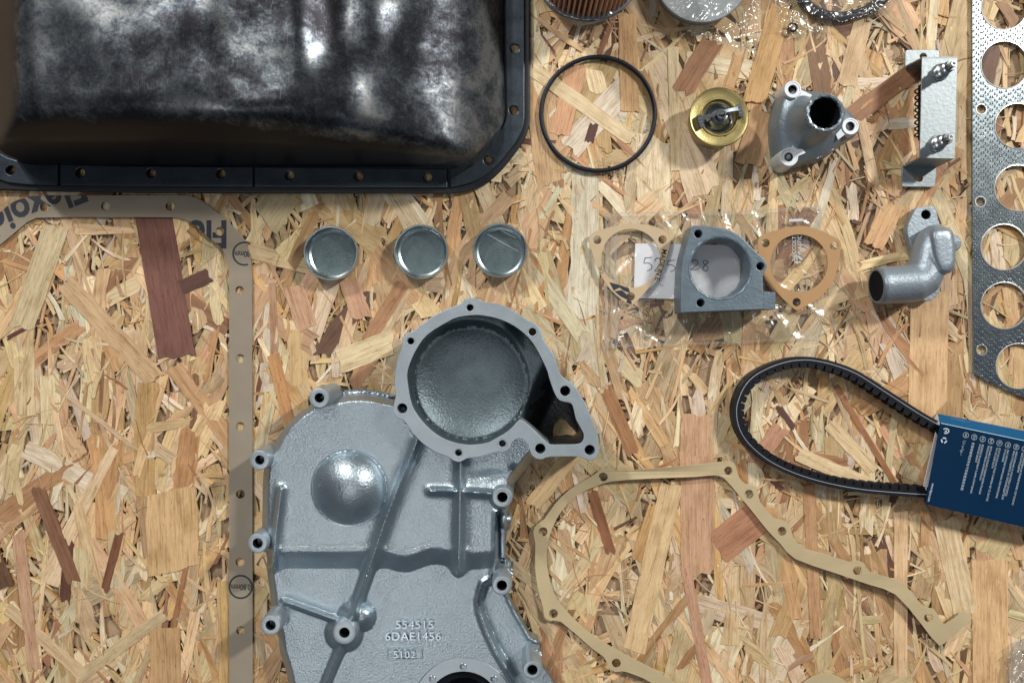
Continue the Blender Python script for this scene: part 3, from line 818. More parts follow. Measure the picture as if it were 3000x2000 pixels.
    # bolt bosses
    for x, y, r, h, zt, zb in ((935, 1165, 30, 14, 166, 0), (760, 1347, 29.5, 13.5, 162, 0), (754, 1591, 29, 14.5, 162, 0), (792, 1831, 30, 14.5, 160, 0), (1008.5, 1853, 34, 15, 164, 60),
                               (1472, 1456, 30, 15, 164, 0), (1470.5, 1714.5, 28.5, 15, 160, 0), (1560, 1962, 28, 15, 160, 0)):
        c = P(x, y, zt)
        k = (H - zt) / H; r *= k; h *= k
        b = lathe('bolt_boss', [(r + 3, zb), (r + 2, zt - 40), (r, zt - 3), (r - 1.5, zt - .6), (r - 3, zt), (h + 3.6, zt), (h + 3.2, zt - 1.0), (h + .6, zt - 1.2), (h, zt - 3), (h, zt - 110)], c, M['machined'], t, 40, 30)
        lathe('hole_shade', [(h - .2, zt - 4), (h - .4, zt - 90), (0.1, zt - 92)], c, M['shade_black'], b, 24)  # near-black lining gives the bolt hole its shade
    # lugs joining the outer bosses to the body
    for a, b, wd in (((754, 1591), (800, 1588), 44), ((792, 1831), (830, 1820), 34), ((760, 1347), (800, 1352), 40), ((935, 1165), (960, 1200), 46)):
        ax, ay, _ = P(*a, 130); bx, by, _ = P(*b, 130)
        d = Vector((bx - ax, by - ay, 0)).normalized(); n = Vector((-d.y, d.x, 0)) * wd / 2
        q = [Vector((ax, ay, 0)) + n, Vector((ax, ay, 0)) - n, Vector((bx, by, 0)) - n, Vector((bx, by, 0)) + n]
        v = [(p.x, p.y, 0) for p in q] + [(p.x, p.y, 128 if i < 2 else 112) for i, p in enumerate(q)]
        mesh('boss_web', v, [(4, 5, 6, 7), (0, 1, 5, 4), (1, 2, 6, 5), (2, 3, 7, 6), (3, 0, 4, 7)], M['cast'], t, False)
    # crank seal retainer at the bottom edge
    zs = 92
    c = P(1357, 2078, zs); k = (H - zs) / H
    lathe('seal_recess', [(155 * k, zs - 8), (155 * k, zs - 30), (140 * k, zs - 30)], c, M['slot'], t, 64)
    rg = lathe('seal_retainer', [(151.5 * k, zs - 30), (151.5 * k, zs - 2), (150 * k, zs), (113 * k, zs), (111.5 * k, zs - 2), (111 * k, 6), (111 * k, 2)], c, M['machined'], t, 72)
    lathe('seal_lip', [(111.5 * k, zs - 14), (100 * k, zs - 22), (84 * k, zs - 26), (74 * k, zs - 40), (73 * k, 6)], c, M['rubber'], t, 64)
    lathe('seal_hole_shade', [(72 * k, 5), (.1, 4)], c, M['shade_black'], t, 48)  # near-black disc painted as the shade below the open seal
    for x, y in ((1357, 1951), (1267, 1987), (1447, 1987)):
        lathe('screw', [(9.5, zs - 1), (9.5, zs + 1.6), (8.4, zs + 2.4), (4.6, zs + 2.2), (4.2, zs - 2), (0.1, zs - 2.5)], P(x, y, zs), M['dark_steel'] if 'dark_steel' in M else M['steel_dark'], t, 18)
    # raised casting numbers
    for s, x, y, sz in (('554515', 1216, 1827, 34), ('6DAE1456', 1211, 1861, 34)):
        zt = float(zc(np.array([x]), np.array([y]))[0])
        text('cast_number', s, x, y, zt + 2.5, sz, 0, M['cast_smooth'], t, ext=8.0, off=.3, spc=1.12)
    zt = float(zc(np.array([1185]), np.array([1916]))[0])
    text('cast_number', '5102', 1186, 1914, zt + 2.5, 30, 0, M['cast_smooth'], t, ext=8.0, off=.3, spc=1.12)
    fr = [(1134, 1896), (1238, 1894), (1238, 1931), (1134, 1932)]
    plate('number_frame', fr, [[(1137, 1899), (1235, 1897), (1235, 1928), (1137, 1929)]], zt - 5, zt + 4.0, M['cast'], t, .8)
build_cover()

# ------------------------------------------------------------------ welch plugs
def build_plugs():
    labs = ['zinc cup plug with a wide bright inner wall, nearest the oil pan gasket', 'plain zinc cup plug, second of the row below the oil pan', 'zinc cup plug with two straight scratches across its floor']
    spots = [(968.5, 741.5, 80), (1233.5, 737, 79), (1465, 733, 78.5)]
    protos = None
    zt = 42; k = (H - zt) / H
    t = thing('cup_plug', labs[0], 'plug', P(968.5, 741.5, zt)[:2] + (0,), group='zinc cup plugs in a row')
    c = P(968.5, 741.5, zt)
    r = 80 * k
    wob = lambda a, rr, z: .35 * math.sin(a * 5) + .2 * math.sin(a * 13)
    lathe('plug_wall', [(r - 7, 2), (r - 2.5, 5), (r - 1, 20), (r, zt - 2), (r - 1.2, zt), (r - 5, zt), (r - 6.5, zt - 2), (r - 8, 22), (r - 10, 13), (r - 16, 9.5)], c, M['plug_rim'], t, 64, 40, wob=wob)
    lathe('plug_floor', [(r - 14, 10.0), (r - 20, 9.2), (30, 9), (0.1, 9)], c, M['plug'], t, 64)
    roots = [t]
    for (x, y, rr), lab in list(zip(spots, labs))[1:]:
        o = t.o.copy(); col.objects.link(o); o['label'] = lab
        p = P(x, y, zt); o.location = Vector((p[0], p[1], 0)) * S; o.rotation_euler.z = R.uniform(0, 6)
        for ch in t.o.children:
            d = ch.copy(); col.objects.link(d); d.parent = o
        roots.append(T(o, Vector((p[0], p[1], 0))))
    last = roots[2]; last.o.rotation_euler.z = 0
    strip('scratch', [[(1425, 684), (1470, 710), (1518, 736)], [(1466, 674), (1512, 698)]], 2.4, 10.6, M['lip'], last)
build_plugs()

# ------------------------------------------------------------------ rubber o-ring
def ring_path(cx, cy, r, z, n=72, ry=None):
    return [P(x, y, z) for x, y in circ(cx, cy, r, n, ry)]
t = thing('rubber_ring', 'large thin black rubber ring lying right of the oil pan', 'o-ring', P(1752, 334))
tube('ring_body', ring_path(1752, 334, 166.5, 8), 6.6, M['rubber_blue'], t, 12, True)

# ------------------------------------------------------------------ thermostat
def build_thermostat():
    t = thing('thermostat', 'round brass engine thermostat with a dark spring clip across its middle', 'thermostat', P(2107, 343))
    zt = 74; c = P(2107, 343, zt); k = (H - zt) / H
    r = 87 * k
    lathe('brass_cup', [(60, 1), (r - 14, 3), (r - 9, 12), (r - 7, zt - 12)], c, M['brass'], t, 64)
    fl = lathe('brass_flange', [(r - 9, zt - 12), (r - 1, zt - 9), (r + .6, zt - 6), (r + .4, zt - 1), (r - 2, zt + 1.4), (r - 5, zt + .4), (r - 7, zt - .6), (60, zt - .6), (56, zt - 1), (54, zt + 2),
                                (51, zt + 2), (49, zt - 4), (47, zt - 16)], c, M['brass'], t, 72)
    lathe('jiggle_hole_shade', [(4.2, zt + .1), (3.0, zt + .2), (0.1, zt + .2)], P(2124.7, 396, zt), M['slot'], t, 12)  # flat dark disc, its colour stands for shade in the hole
    lathe('valve_disc', [(48, zt - 18), (44, zt - 12), (40, zt - 14), (36, zt - 16), (30, zt - 4), (22, zt + 6), (14, zt + 8), (9, zt + 6), (7, zt - 8), (0.1, zt - 8)], c, M['steel_dark'], t, 56)
    lathe('valve_seat', [(50, zt - 10), (46, zt - 6), (43, zt - 9), (41, zt - 14)], c, M['brass'], t, 56)
    # spring clip: a bowed bar with a toothed tab at each end
    a = Vector(P(2050, 352, zt)); b = Vector(P(2164, 321, zt))
    d = (b - a).normalized(); n = Vector((-d.y, d.x, 0)); Lb = (b - a).length
    rows = 14; v = []; f = []
    for i in range(rows + 1):
        s = i / rows; wd = 6 + 6 * abs(s - .5) * 2 + 8 * math.exp(-((s - .5) / .09) ** 2)
        zz = zt + 12 + 14 * math.sin(s * math.pi)
        for sd in (-1, 1):
            q = a + d * (Lb * s) + n * sd * wd / 2
            v += [(q.x, q.y, zz), (q.x, q.y, zz - 3)]
    for i in range(rows):
        o = i * 4
        f += [(o, o + 4, o + 6, o + 2), (o + 1, o + 3, o + 7, o + 5), (o, o + 1, o + 5, o + 4), (o + 2, o + 6, o + 7, o + 3)]
    cl = mesh('spring_clip', v, f, M['tab'], t, True, 40)
    lathe('clip_eye', [(14, zt + 22), (13, zt + 27), (9, zt + 27), (7, zt + 20), (0.1, zt + 18)], c, M['steel_dark'], t, 24)
    for e, sg in ((a, -1), (b, 1)):
        arc_v = []; arc_f = []; m = 8
        for i in range(m + 1):
            th = math.atan2(d.y * sg, d.x * sg) + (i / m - .5) * .62
            for rr, zz in ((52, zt + 1.5), (52, zt + 14), (64, zt + 14), (64, zt + 1.5)):
                arc_v.append((c[0] + rr * math.cos(th), c[1] + rr * math.sin(th), zz))
        for i in range(m):
            for j in range(3):
                arc_f.append((i * 4 + j, i * 4 + j + 1, i * 4 + j + 5, i * 4 + j + 4))
        arc_f += [(0, 1, 2, 3), tuple(m * 4 + j for j in (3, 2, 1, 0))]
        tb = mesh('clip_tab', arc_v, arc_f, M['tab'], t, True, 40)
        for i in range(6):
            th = math.atan2(d.y * sg, d.x * sg) + ((i + .5) / 6 - .5) * .5
            q = [(c[0] + rr * math.cos(th + dt), c[1] + rr * math.sin(th + dt), zt + 14.4) for rr, dt in ((54, -.012), (61.5, -.012), (61.5, .012), (54, .012))]
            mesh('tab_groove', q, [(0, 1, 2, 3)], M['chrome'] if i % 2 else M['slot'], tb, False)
build_thermostat()

# ------------------------------------------------------------------ thermostat housing
def build_housing():
    t = thing('thermostat_housing', 'grey cast three-cornered housing with an upright round spout, right of the brass thermostat', 'pipe housing', P(2380, 360))
    m = M['grey_cast']
    basep = smooth_loop([(2277, 281), (2284, 263), (2300, 250), (2325, 252), (2355, 268), (2400, 274), (2450, 300), (2500, 345), (2517, 372), (2508, 396), (2462, 429),
                         (2425, 457), (2397, 473), (2351, 486), (2305, 499), (2283, 501), (2270, 488), (2262, 451), (2255, 386), (2258, 350), (2266, 309)], 4)
    zb = 18
    base = np.array([P(x, y, zb)[:2] for x, y in basep]); n = len(base)
    cen = np.array(P(2418.5, 330, 172)[:2])
    v = []; f = []
    ang0 = np.arctan2(base[:, 1] - cen[1], base[:, 0] - cen[0])
    circ_ = np.stack([cen[0] + np.cos(ang0), cen[1] + np.sin(ang0)], 1) - cen
    prof = [(0, 0.0, 0), (0, 18, 0), (0.02, 24, 0), (.07, 32, 0), (.13, 44, 0), (.22, 55, 0), (.35, 62, 0), (.50, 67, 0), (.64, 74, 0), (.77, 84, 0), (.88, 100, 0), (.96, 122, 0), (1.0, 142, 0), (1.0, 160, 0)]
    for s, z, _ in prof:
        ss = s
        for i in range(n):
            p = base[i] * (1 - ss) + (cen + circ_[i] * 52.5) * ss
            v.append((p[0], p[1], z))
    for k in range(len(prof) - 1):
        for i in range(n):
            j = (i + 1) % n
            f.append((k * n + i, (k + 1) * n + i, (k + 1) * n + j, k * n + j))
    area = sum(base[i][0] * base[(i + 1) % n][1] - base[(i + 1) % n][0] * base[i][1] for i in range(n))
    if area > 0: f = [tuple(reversed(q)) for q in f]
    mesh('housing_body', v, f, m, t, True, 50)
    wob = lambda a, r, z: 1.3 * math.sin(a * 13 + z) + .9 * math.sin(a * 29 + 2 * z)
    sp = lathe('spout', [(52.5, 156), (52.8, 166), (51.5, 171), (49, 173), (44.5, 172), (42.3, 168), (41.8, 120), (41, 40), (0.1, 36)], cen, m, t, 56, wob=wob)
    lathe('spout_shade', [(39.4, 169), (39, 60), (0.1, 42)], cen, M['shade_black'], sp, 40)  # black lining inside the spout, shade put into its colour
    for x, y, r, ax, ay in ((2323, 262, 25, 2366, 296), (2492, 370, 24.5, 2448, 388), (2312, 460, 26.5, 2346, 430)):
        zt = 77; c = P(x, y, zt)
        b = lathe('bolt_boss', [(r + 4, 8), (r + 1, 50), (r, zt - 2), (r - 1.5, zt), (r - 5, zt), (r - 5.5, zt - 1.2), (14, zt - 1.2), (12.2, zt - 3), (12, 10)], c, M['boss_face'], t, 32)
        lathe('hole_shade', [(11.8, zt - 4), (11.6, 8), (.1, 7)], c, M['shade_black'], b, 20)  # black lining stands for the shade down the hole
        q = P(ax, ay, 76)
        d = (Vector((q[0], q[1], 0)) - Vector((c[0], c[1], 0))).normalized(); nn = Vector((-d.y, d.x, 0))
        A = [Vector((c[0], c[1], 0)) + d * 18 + nn * s for s in (14, -14)] + [Vector((q[0], q[1], 0)) + nn * s for s in (-22, 22)]
        vv = [(p.x, p.y, 20) for p in A] + [(p.x, p.y, zt - 3) for p in A]
        mesh('gusset', vv, [(4, 5, 6, 7), (0, 1, 5, 4), (1, 2, 6, 5), (2, 3, 7, 6), (3, 0, 4, 7)], M['boss_face'], t, False)
    text('cast_number', '527102', 2414, 447, 44, 19, 30, M['boss_face'], t, ext=4, off=.1)
build_housing()

# ------------------------------------------------------------------ zinc bracket with resistor coil
def build_bracket():
    t = thing('resistor_bracket', 'bright zinc stepped bracket with two chrome terminals and a black coil behind', 'bracket', P(2745, 340))
    zp = 92; zfeet = 9; th = 4
    def q(px, py, z): return P(px, py, z)
    m = M['zinc']
    plate('mounting_foot', fillet([(2652, 146, 10), (2752, 146, 10), (2752, 200, 2), (2652, 200, 8)], 4), [circ(2705, 166, 10, 20)], zfeet - th, zfeet, m, t, 1.2)
    plate('mounting_foot', fillet([(2643, 489, 3), (2744, 489, 3), (2740, 548, 8), (2641, 547, 8)], 4), [circ(2693, 522, 10.5, 20)], zfeet - th, zfeet, m, t, 1.2)
    plate('top_plate', fillet([(2701, 170, 3), (2806, 170, 3), (2798, 466, 3), (2694, 463, 3)], 3), [], zp - th, zp, m, t, 1.2)
    def riser(tp, bt):
        a, b = [Vector(P(*p, zp - 1.5)) for p in tp]; c, d = [Vector(P(*p, zfeet - 1.5)) for p in bt]
        nn = ((b - a).cross(c - a)).normalized() * th
        v = [a, b, d, c, a + nn, b + nn, d + nn, c + nn]
        mesh('riser', [tuple(p) for p in v], [(0, 1, 2, 3), (7, 6, 5, 4), (0, 4, 5, 1), (1, 5, 6, 2), (2, 6, 7, 3), (3, 7, 4, 0)], m, t, False)
    riser(((2702, 171.5), (2805, 171.5)), ((2653, 197), (2751, 197)))
    riser(((2695, 463), (2797, 465)), ((2644, 491), (2743, 491)))
    for x, y in ((2753, 213), (2745, 421)):
        c = P(x, y, zp)
        s = lathe('terminal', [(23, zp), (24, zp + 3), (22, zp + 6), (18, zp + 7), (18, zp + 14), (20, zp + 17), (17, zp + 20), (12, zp + 22), (11, zp + 34), (15, zp + 36), (15.5, zp + 41),
                               (12, zp + 44), (8.5, zp + 45), (8.5, zp + 70), (7.5, zp + 73), (4.5, zp + 73), (4, zp + 68), (.1, zp + 68)], c, M['chrome'], t, 28, 40)
        pts = [(c[0] + 14.5 * math.cos(i * math.pi / 3), c[1] + 14.5 * math.sin(i * math.pi / 3)) for i in range(6)]
        v = [(x_, y_, z_) for z_ in (zp + 48, zp + 60) for x_, y_ in pts]
        mesh('terminal_nut', v, [tuple(range(5, -1, -1)), tuple(range(6, 12))] + [(i, (i + 1) % 6, 6 + (i + 1) % 6, 6 + i) for i in range(6)], M['steel_dark'], s, False)
    xa = P(2702, 300, 50)[0]; ya = P(2702, 256, 50)[1]; yb = P(2702, 402, 50)[1]
    path = []
    turns = 8
    for i in range(turns * 16 + 1):
        a = i / 16 * 2 * math.pi; s = i / (turns * 16)
        path.append((xa + 19 * math.cos(a), ya + (yb - ya) * s, 50 + 19 * math.sin(a)))
    tube('resistor_coil', path, 2.6, M['rubber'], t, 6)
    box('coil_core', xa - 8, xa + 30, yb - 8, ya + 8, 40, 60, M['shade_black'], t, 2)
build_bracket()

# ------------------------------------------------------------------ perforated steel gasket
def build_metal_gasket():
    t = thing('perforated_gasket', 'bright perforated steel gasket with a row of round ports along the right edge', 'gasket', P(2950, 600))
    o = [(2849, -120), (2849, 560), (2852, 927), (2853, 1080), (2854, 1094), (2880, 1109), (2960, 1147), (3000, 1164), (3060, 1185), (3260, 1185), (3260, -120)]
    ports = [(2942, 20, 66), (2943, 190, 68), (2981, 369, 65), (2981, 551, 66), (2941, 724, 66), (2942, 895, 67), (2984, 1072, 65)]
    small = [(2874.5, 320.6, 14), (2872, 591, 14), (2876, 1025, 14)]
    hs = [circ(x, y, r, 44) for x, y, r in ports] + [circ(x, y, r, 20) for x, y, r in small] + [circ(x + 190, y, 62, 30) for x, y, r in ports[1:6]]
    z = 9
    plate('gasket_sheet', o, hs, 2, z, M['gasket_metal'], t, 1.0)
    for x, y, r in ports:
        c = P(x, y, z)
        lathe('port_rim', [(r + 3.2, z - .2), (r + 2.4, z + 1.6), (r + .6, z + 1.8), (r - .6, z - 1)], c, M['lip'], t, 44)
    for x, y, r in small:
        lathe('bolt_hole_rim', [(r + 2.6, z - .2), (r + 1.8, z + 1.4), (r + .4, z + 1.4), (r - .5, z - 1)], P(x, y, z), M['lip'], t, 20)
    lv = []; lf = []; sv = []; sf = []
    ed = [(x, y) for x, y in o]
    xs = np.arange(2853.5, 3080, 6.75)
    P0 = []
    for i, x in enumerate(xs):
        off = [0, 9.4, 14.5, 4.7][i % 4] + (i // 4) * 4.1
        for y in np.arange(-60 + off % 18.6, 1180, 18.6): P0.append((x + R.uniform(-.5, .5), y + R.uniform(-.7, .7)))
    P0 = np.array(P0)
    ok = inside(P0[:, 0], P0[:, 1], ed) & (dist(P0[:, 0], P0[:, 1], ed, True) > 2.5)
    for x, y, r in ports + small: ok &= np.hypot(P0[:, 0] - x, P0[:, 1] - y) > r + 4
    for x, y, r in ports[1:6]: ok &= np.hypot(P0[:, 0] - x - 190, P0[:, 1] - y) > 66
    for x, y in P0[ok]:
        px, py, _ = P(x, y, z)
        b = len(sv)
        for a in range(8):
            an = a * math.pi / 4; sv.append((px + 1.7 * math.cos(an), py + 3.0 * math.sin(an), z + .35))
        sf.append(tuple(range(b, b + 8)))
        b = len(lv); m = 6
        for a in range(m + 1):      # a punched-up lip on the lower side of each slot
            an = math.pi * 1.0 + a * math.pi / m; hgt = 3.6 * math.sin(a * math.pi / m) + .2
            ca, sa = math.cos(an), math.sin(an)
            lv += [(px + 1.9 * ca, py - 1.0 + 2.6 * sa, z + hgt), (px + 3.4 * ca, py - 1.0 + 5.0 * sa, z)]
        for a in range(m): lf.append((b + 2 * a, b + 2 * a + 1, b + 2 * a + 3, b + 2 * a + 2))
    mesh('punched_lips', lv, lf, M['lip'], t, True, 80, kind='stuff')
    mesh('slot_shade_discs', sv, sf, M['slot'], t, False, kind='stuff')  # flat dark discs on the sheet painted as shade in the slots
build_metal_gasket()

# ------------------------------------------------------------------ carburettor spacer set on its bag
def bag_sheet(name, pts, zf, m, parent, step=9):
    return field(name, pts, [], zf, step, m, parent, angle=80)

def build_spacer_set():
    t = thing('plastic_bag', 'clear zip bag with white lettering lying flat under the blue-grey casting', 'bag', P(2090, 815))
    ol = [(1768, 628), (1850, 622), (2000, 624), (2140, 619), (2290, 614), (2402, 600), (2408, 640), (2400, 700), (2402, 800), (2410, 880), (2420, 985), (2300, 992), (2150, 1004),
          (2000, 1008), (1880, 1014), (1768, 1018), (1764, 900), (1766, 760)]
    wr = [(R.uniform(1770, 2400), R.uniform(640, 1000), R.uniform(0, 3.14), R.uniform(50, 150), R.uniform(6, 11), R.uniform(2.5, 7)) for _ in range(26)]
    def zf(x, y):
        z = np.full(x.shape, 3.0)
        z = z + 1.0 * np.sin(x / 21 + y / 33) * np.sin(y / 27)
        for a, b, th, l, w_, h in wr:
            u = (x - a) * math.cos(th) + (y - b) * math.sin(th); v = -(x - a) * math.sin(th) + (y - b) * math.cos(th)
            z = z + h * np.exp(-(u / l) ** 2 - (v / w_) ** 2)
        return np.clip(z, 1.4, 9) + 2.5
    bag_sheet('bag_film', ol, zf, M['film'], t, 7)
    for x, wd in ((1776, 6), (1790, 5), (1803, 8)):
        strip('zip_seal', [[(x, 626), (x + 1, 700), (x - 1, 800), (x + 2, 900), (x + 1, 1015)]], wd, 12, M['seam'], t)
    strip('side_seam', [[(1770, 625), (2140, 622), (2400, 606)]], 4, 12, M['seam'], t)
    strip('side_seam', [[(2415, 985), (2150, 1002), (1770, 1015)]], 4, 12, M['seam'], t)
    text('printed_text', 'RACCOLTA', 2327, 723, 13, 16, 90, M['print'], t)
    text('printed_text', 'PLASTICA', 2343, 712, 13, 16, 90, M['print'], t)
    tri = [(2326, 768), (2337, 748), (2346, 768)]
    strip('recycle_mark', [[(2324, 760), (2333, 748)], [(2337, 749), (2349, 762)], [(2347, 768), (2327, 769)]], 3.2, 13, M['print'], t)
    strip('printed_text', [[(2312, 646), (2352, 644)]], 8, 13, M['print'], t)
    # label with a hand-written number
    lab = thing('paper_label', 'white paper label with 525 28 written by hand, under the blue-grey casting', 'label', P(2000, 795))
    plate('label_sheet', [(1861, 713), (2010, 715), (2140, 718), (2166, 742), (2168, 800), (2164, 880), (2000, 876), (1857, 873)], [], 1.4, 2.6, M['label'], lab, .3)
    five = lambda x, y, w_, h: [[(x + w_, y), (x + .15 * w_, y + 2)], [(x + .25 * w_, y + 2), (x + .1 * w_, y + .42 * h), (x + .6 * w_, y + .40 * h), (x + .98 * w_, y + .62 * h), (x + .9 * w_, y + .85 * h), (x + .45 * w_, y + h)]]
    two = lambda x, y, w_, h: [[(x, y + .25 * h), (x + .3 * w_, y), (x + .8 * w_, y + .08 * h), (x + .85 * w_, y + .35 * h), (x + .3 * w_, y + .8 * h), (x, y + h), (x + w_, y + .95 * h)]]
    eight = lambda x, y, w_, h: [[(x + .9 * w_, y + .15 * h), (x + .4 * w_, y), (x + .2 * w_, y + .25 * h), (x + .8 * w_, y + .65 * h), (x + .7 * w_, y + h), (x + .15 * w_, y + .9 * h), (x + .3 * w_, y + .55 * h), (x + .9 * w_, y + .15 * h)]]
    sm = lambda ls: [smooth_loop(l, 4, False) for l in ls]
    L = five(1884, 754, 26, 40) + two(1918, 756, 20, 38) + five(1952, 762, 26, 34) + two(2024, 762, 24, 28) + eight(2056, 763, 22, 30)
    strip('handwriting', sm(L), 2.2, 2.9, M['pen'], lab)
    # left gasket
    g = thing('paper_gasket', 'beige three-hole paper gasket with navy print, left of the blue-grey casting', 'gasket', P(1848, 760))
    o = [(1726, 704), (1731, 688), (1745, 678), (1797, 663), (1836, 656), (1872, 656), (1916, 663), (1950, 677), (1963, 690), (1965, 708), (1954, 751), (1934, 797), (1907, 836),
         (1872, 876), (1859, 888), (1848, 893), (1834, 888), (1791, 851), (1763, 811), (1740, 758)]
    z0, z1 = 14, 17.5
    plate('gasket_sheet', smooth_loop(o, 3), [circ(1848, 757, 86, 48)] + [circ(x, y, 12, 20) for x, y in ((1750, 703), (1941, 702), (1848, 868))], z0, z1, M['paper_beige'], g, .6)
    text('printed_text', 'MADE IN E', 1936, 776, z1 + .4, 21, -104, M['ink'], g, off=.2, sx=.95)
    text('printed_text', 'OIL', 1761, 790, z1 + .4, 16, 110, M['ink'], g)
    for pts in ([(1785, 826), (1812, 834), (1842, 844), (1846, 858), (1828, 852), (1815, 842), (1798, 851)], [(1800, 853), (1822, 850), (1836, 862), (1838, 874), (1850, 882), (1851, 890), (1846, 891), (1834, 885), (1838, 878), (1818, 868)]):
        v = [P(x, y, z1 + .4) for x, y in pts]
        n = len(v)
        plate('printed_patch', pts, [], z1, z1 + .4, M['ink'], g, .05)
    # right gasket
    g2 = thing('paper_gasket', 'tan three-hole paper gasket, right of the blue-grey casting', 'gasket', P(2341, 775))
    o = [(2220, 713), (2224, 697), (2240, 685), (2270, 676), (2329, 663), (2363, 663), (2400, 674), (2448, 696), (2463, 710), (2463, 735), (2455, 780), (2441, 825), (2420, 854), (2397, 876),
         (2350, 903), (2338, 908), (2324, 903), (2278, 859), (2244, 818), (2230, 790), (2223, 745)]
    plate('gasket_sheet', smooth_loop(o, 3), [circ(2341, 771, 84, 48)] + [circ(x, y, 12, 20) for x, y in ((2243, 712), (2444, 720), (2334, 885))], z0, z1, M['paper_tan'], g2, .6)
    # the casting
    c = thing('spacer_casting', 'thick blue-grey painted spacer casting with a large round bore and a square foot', 'casting', P(2115, 790))
    zt = 96
    o = fillet([(2026, 661, 8), (2067, 661, 20), (2125, 669, 40), (2169, 688, 40), (2203, 726, 30), (2243, 762, 14), (2249, 781, 10), (2235, 805, 14), (2237, 853, 3), (2238, 906, 0), (1994, 916, 4),
                (1993, 850, 10), (1997, 770, 40), (2012, 716, 30)], 5)
    bore = circ(2111, 785, 87, 60)
    plate('spacer_body', o, [bore] + [circ(x, y, 11.5, 22) for x, y in ((2046, 685), (2228, 780), (2053, 887))], 9, zt, M['blue_cast'], c, 2.5, res=2)
    plate('side_foot', fillet([(2236, 854, 2), (2272, 856, 4), (2273, 906, 3), (2236, 907, 2)], 4), [], 9, zt - 3, M['blue_cast'], c, 2.0)
    k = (H - zt) / H; cc = P(2111, 785, zt)
    wob = lambda a, r, z: 1.0 * math.sin(a * 17 + z) + .8 * math.sin(a * 31)
    lathe('bore_edge', [(96 * k, zt - .6), (93 * k, zt + 1.6), (90 * k, zt + .6), (87.5 * k, zt - 3), (86 * k, zt - 10), (85.5 * k, 20)], cc, M['blue_cast'], c, 72, wob=wob)
    for x, y in ((2046, 685), (2228, 780), (2053, 887)):
        q = P(x, y, zt); lathe('hole_shade', [(11.1, zt - 3), (11, 24), (.1, 22)], q, M['shade_black'], c, 20)  # black cup stands for shade in the hole
build_spacer_set()

